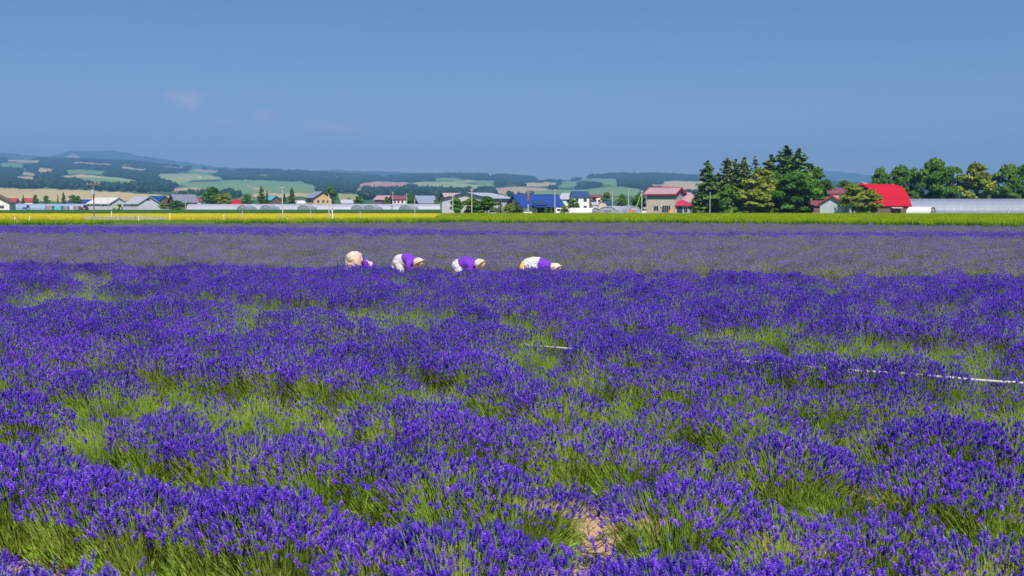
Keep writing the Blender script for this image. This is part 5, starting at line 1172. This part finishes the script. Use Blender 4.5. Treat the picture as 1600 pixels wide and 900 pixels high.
def person(label, u, D, yaw, hip_z, dip, parts, reach=.12, head_drop=.12, tl=.42, scale=1.0):
    """someone stooping: feet on the soil, knees bent, back level or dipping forward (+x), arms hanging into the plants"""
    e = empty('person', (X(u, D), D, 0), R(yaw), label=label, cat='person', group='workers bent over in the lavender'); e.scale = (scale,) * 3
    hp = Vector((0, 0, hip_z)); sh = Vector((tl, 0, hip_z - dip)); md = (sh + hp) / 2 + Vector((0, 0, .07))
    nk = sh + Vector((.10, 0, -.02)); hd = nk + Vector((.11, 0, -head_drop)); fc = Vector((.55, 0, -.83))      # the face looks down and ahead
    body = [(hp, .14, md, .135), (md, .135, sh, .13), (sh, .07, nk, .055), (nk, .052, hd, .085), (hd, .095, hd + Vector((.05, 0, .02)), .088), (hd + fc * .06, .06, hd + fc * .085 + Vector((.02, 0, 0)), .05)]
    body += [(hd + fc * .10 + Vector((.03, 0, .02)), .016, hd + fc * .125 + Vector((.01, 0, 0)), .018)]            # nose
    shirt = [(hp + Vector((.06, 0, .01)), .165, md, .172), (md, .172, sh, .160), (sh, .13, nk + Vector((-.03, 0, 0)), .085)]
    trous = [(hp, .172, hp + Vector((.09, 0, .01)), .165)]; glove = []
    for s in (-1, 1):
        th = Vector((-.03, .085 * s, hip_z - .05)); kn = Vector((.16, .13 * s, hip_z * .5)); an = Vector((-.02, .13 * s, .09)); toe = Vector((.17, .15 * s, .05))
        body += [(th, .10, kn, .06), (kn, .06, an, .042), (an + Vector((0, 0, -.03)), .045, toe, .035)]
        trous += [(th, .135, kn, .088), (kn, .088, an + Vector((0, 0, .05)), .062)]
        so = sh + Vector((-.01, .155 * s, -.03)); el = so + Vector((reach * .35, .07 * s, -.25)); wr = el + Vector((reach, -.05 * s, -.20)); pa = wr + Vector((.025, 0, -.07))
        body += [(so, .058, el, .043), (el, .042, wr, .030), (wr, .028, pa, .034)]
        for k, (dx, ln) in enumerate(((-.030, .062), (-.010, .074), (.011, .070), (.031, .055))):                    # four fingers, bent
            a_ = pa + Vector((dx, 0, -.015)); b_ = a_ + Vector((dx * .25, -.012 * s, -ln * .55)); body += [(a_, .0105, b_, .0095), (b_, .0095, b_ + Vector((.006, -.02 * s, -ln * .42)), .0075)]
        body += [(pa + Vector((.03, 0, .02)), .012, pa + Vector((.062, -.012 * s, -.022)), .010)]                   # thumb from the side of the palm
        body += [(hd + Vector((-.005, .088 * s, -.01)), .018, hd + Vector((.01, .095 * s, -.02)), .014)]              # ear
        shirt += [(sh + Vector((-.02, .05 * s, -.01)), .135, so, .085), (so, .085, el, .062), (el, .062, wr + Vector((-.01, 0, .03)), .047)]
        glove += [(el.lerp(wr, .6), .053, wr, .048), (wr, .046, pa + Vector((0, 0, -.03)), .046)]
    flesh('body', body, 'skin', e, .0095, 2)
    for s in (-1, 1): MB().tube(hd + fc * .075 + Vector((.05, .034 * s, .03)), hd + fc * .098 + Vector((.05, .034 * s, .03)), .013, .009, 8).build('eye', M['darkdoor'], e)
    MB().box(hd.x + fc.x * .135 - .025, hd.x + fc.x * .135 - .012, -.025, .025, hd.z + fc.z * .135, hd.z + fc.z * .135 + .008).build('mouth', M['reddoor'], e)
    flesh('shirt', shirt, parts.get('shirt', 'shirt'), e); flesh('trousers', trous, parts['trousers'], e)
    if 'apron' in parts:    # cloth tied over the hips, its tail hanging behind
        flesh('hip_cloth', [(hp + Vector((-.02, 0, .01)), .19, hp + Vector((.13, 0, .035)), .178), (hp + Vector((-.10, -.05, -.02)), .12, hp + Vector((-.19, -.08, -.20)), .07), (hp + Vector((-.10, .05, -.02)), .11, hp + Vector((-.15, .08, -.2)), .07)], parts['apron'], e)
    if 'skirt' in parts:    # wide cloth over the seat
        flesh('hip_cloth', [(hp + Vector((-.02, -.09, -.02)), .165, hp + Vector((-.03, -.11, -.34)), .13), (hp + Vector((-.02, .09, -.02)), .165, hp + Vector((-.03, .11, -.34)), .13), (hp + Vector((-.04, -.06, -.2)), .15, hp + Vector((-.04, .06, -.2)), .15)], parts['skirt'], e)
    if 'coat' in parts:     # light cloth lying over the back
        flesh('back_cloth', [(hp + Vector((-.04, 0, .02)), .185, md + Vector((-.04, 0, .012)), .18), (hp + Vector((-.06, -.10, -.02)), .11, hp + Vector((.16, -.13, -.06)), .09)], parts['coat'], e)
    if 'pouch' in parts:
        flesh('waist_pouch', [(hp + Vector((-.19, -.10, .05)), .06, hp + Vector((-.20, -.13, -.10)), .085), (hp + Vector((-.20, -.13, -.10)), .085, hp + Vector((-.12, -.18, -.20)), .07)], parts['pouch'], e)
    hat = flesh('sun_hat', [(hd + Vector((-.03, 0, .04)), .135, hd + Vector((.06, 0, .05)), .13), (hd + Vector((-.06, 0, .0)), .105, nk + Vector((-.02, 0, .03)), .09)], parts['hat'], e, .018, 4)
    ax = Vector((.62, 0, -.78)); A_ = Vector((0, 1, 0)); B_ = ax.cross(A_); c0 = hd + Vector((.015, 0, .03)); m = MB(); n = 24; V2 = []
    for rr, off in ((.105, .0), (.16, .012), (.215, .045), (.218, .052), (.16, .022), (.105, .012)):
        for i in range(n): a = 6.2832 * i / n; rq = rr * (1 + .06 * math.sin(3 * a + u)); V2.append(c0 + (A_ * math.cos(a) + B_ * math.sin(a)) * rq + ax * (off + .018 * math.sin(2 * a + u) * (rr > .15)))
    m.add(V2, [(k * n + i, k * n + (i + 1) % n, ((k + 1) % 6) * n + (i + 1) % n, ((k + 1) % 6) * n + i) for k in range(6) for i in range(n)]); m.build('brim', M[parts.get('brim', parts['hat'])], hat, smooth=True)
    if 'glove' in parts:
        for k in (0, 2): flesh('glove', glove[k:k + 2], parts['glove'], e, .015, 2)
    return e
def edge_D(u):  # distance of the violet field's far edge at this column
    k = (u - CX) / F; return 30.35 / (1 + .2187 * k)
person('stooping worker seen from behind in beige, leftmost of the four', 553, edge_D(553) + .95, 66, .82, .12, {'trousers': 'beigecloth', 'skirt': 'beigecloth', 'hat': 'creamcloth', 'coat': 'creamcloth'})
person('bent worker in purple with white hip cloth and straw coloured hat, second from left', 626, edge_D(626) + .9, -30, .75, .0, {'trousers': 'whitecloth', 'apron': 'whitecloth', 'hat': 'creamcloth', 'brim': 'beigecloth', 'glove': 'whitecloth'}, head_drop=.04, reach=.05)
person('bent worker with rounded purple back and cream bonnet, third from left', 716, edge_D(716) + .9, -18, .67, -.02, {'trousers': 'whitecloth', 'hat': 'creamcloth'}, head_drop=.0, reach=.12, tl=.44)
person('bent worker with white cloth on the back and yellow waist pouch, rightmost of the four', 828, edge_D(828) + .9, -12, .68, .03, {'trousers': 'whitecloth', 'coat': 'whitecloth', 'pouch': 'yellowcloth', 'hat': 'creamcloth'}, head_drop=.06, tl=.5)

#HAZE
# ------------------------------------------------------------------ the hazy summer air
hz = bpy.data.materials.new('haze'); hz.use_nodes = True; t = hz.node_tree; t.nodes.clear()
out = t.nodes.new('ShaderNodeOutputMaterial'); pv = t.nodes.new('ShaderNodeVolumePrincipled')
pv.inputs['Color'].default_value = (.22, .47, .90, 1); pv.inputs['Density'].default_value = 1.5e-4; pv.inputs['Anisotropy'].default_value = 0.0
t.links.new(pv.outputs[0], out.inputs['Volume'])
MB().box(-10500, 10500, -120, 12500, -8, 620).build('haze', hz, kind='stuff')
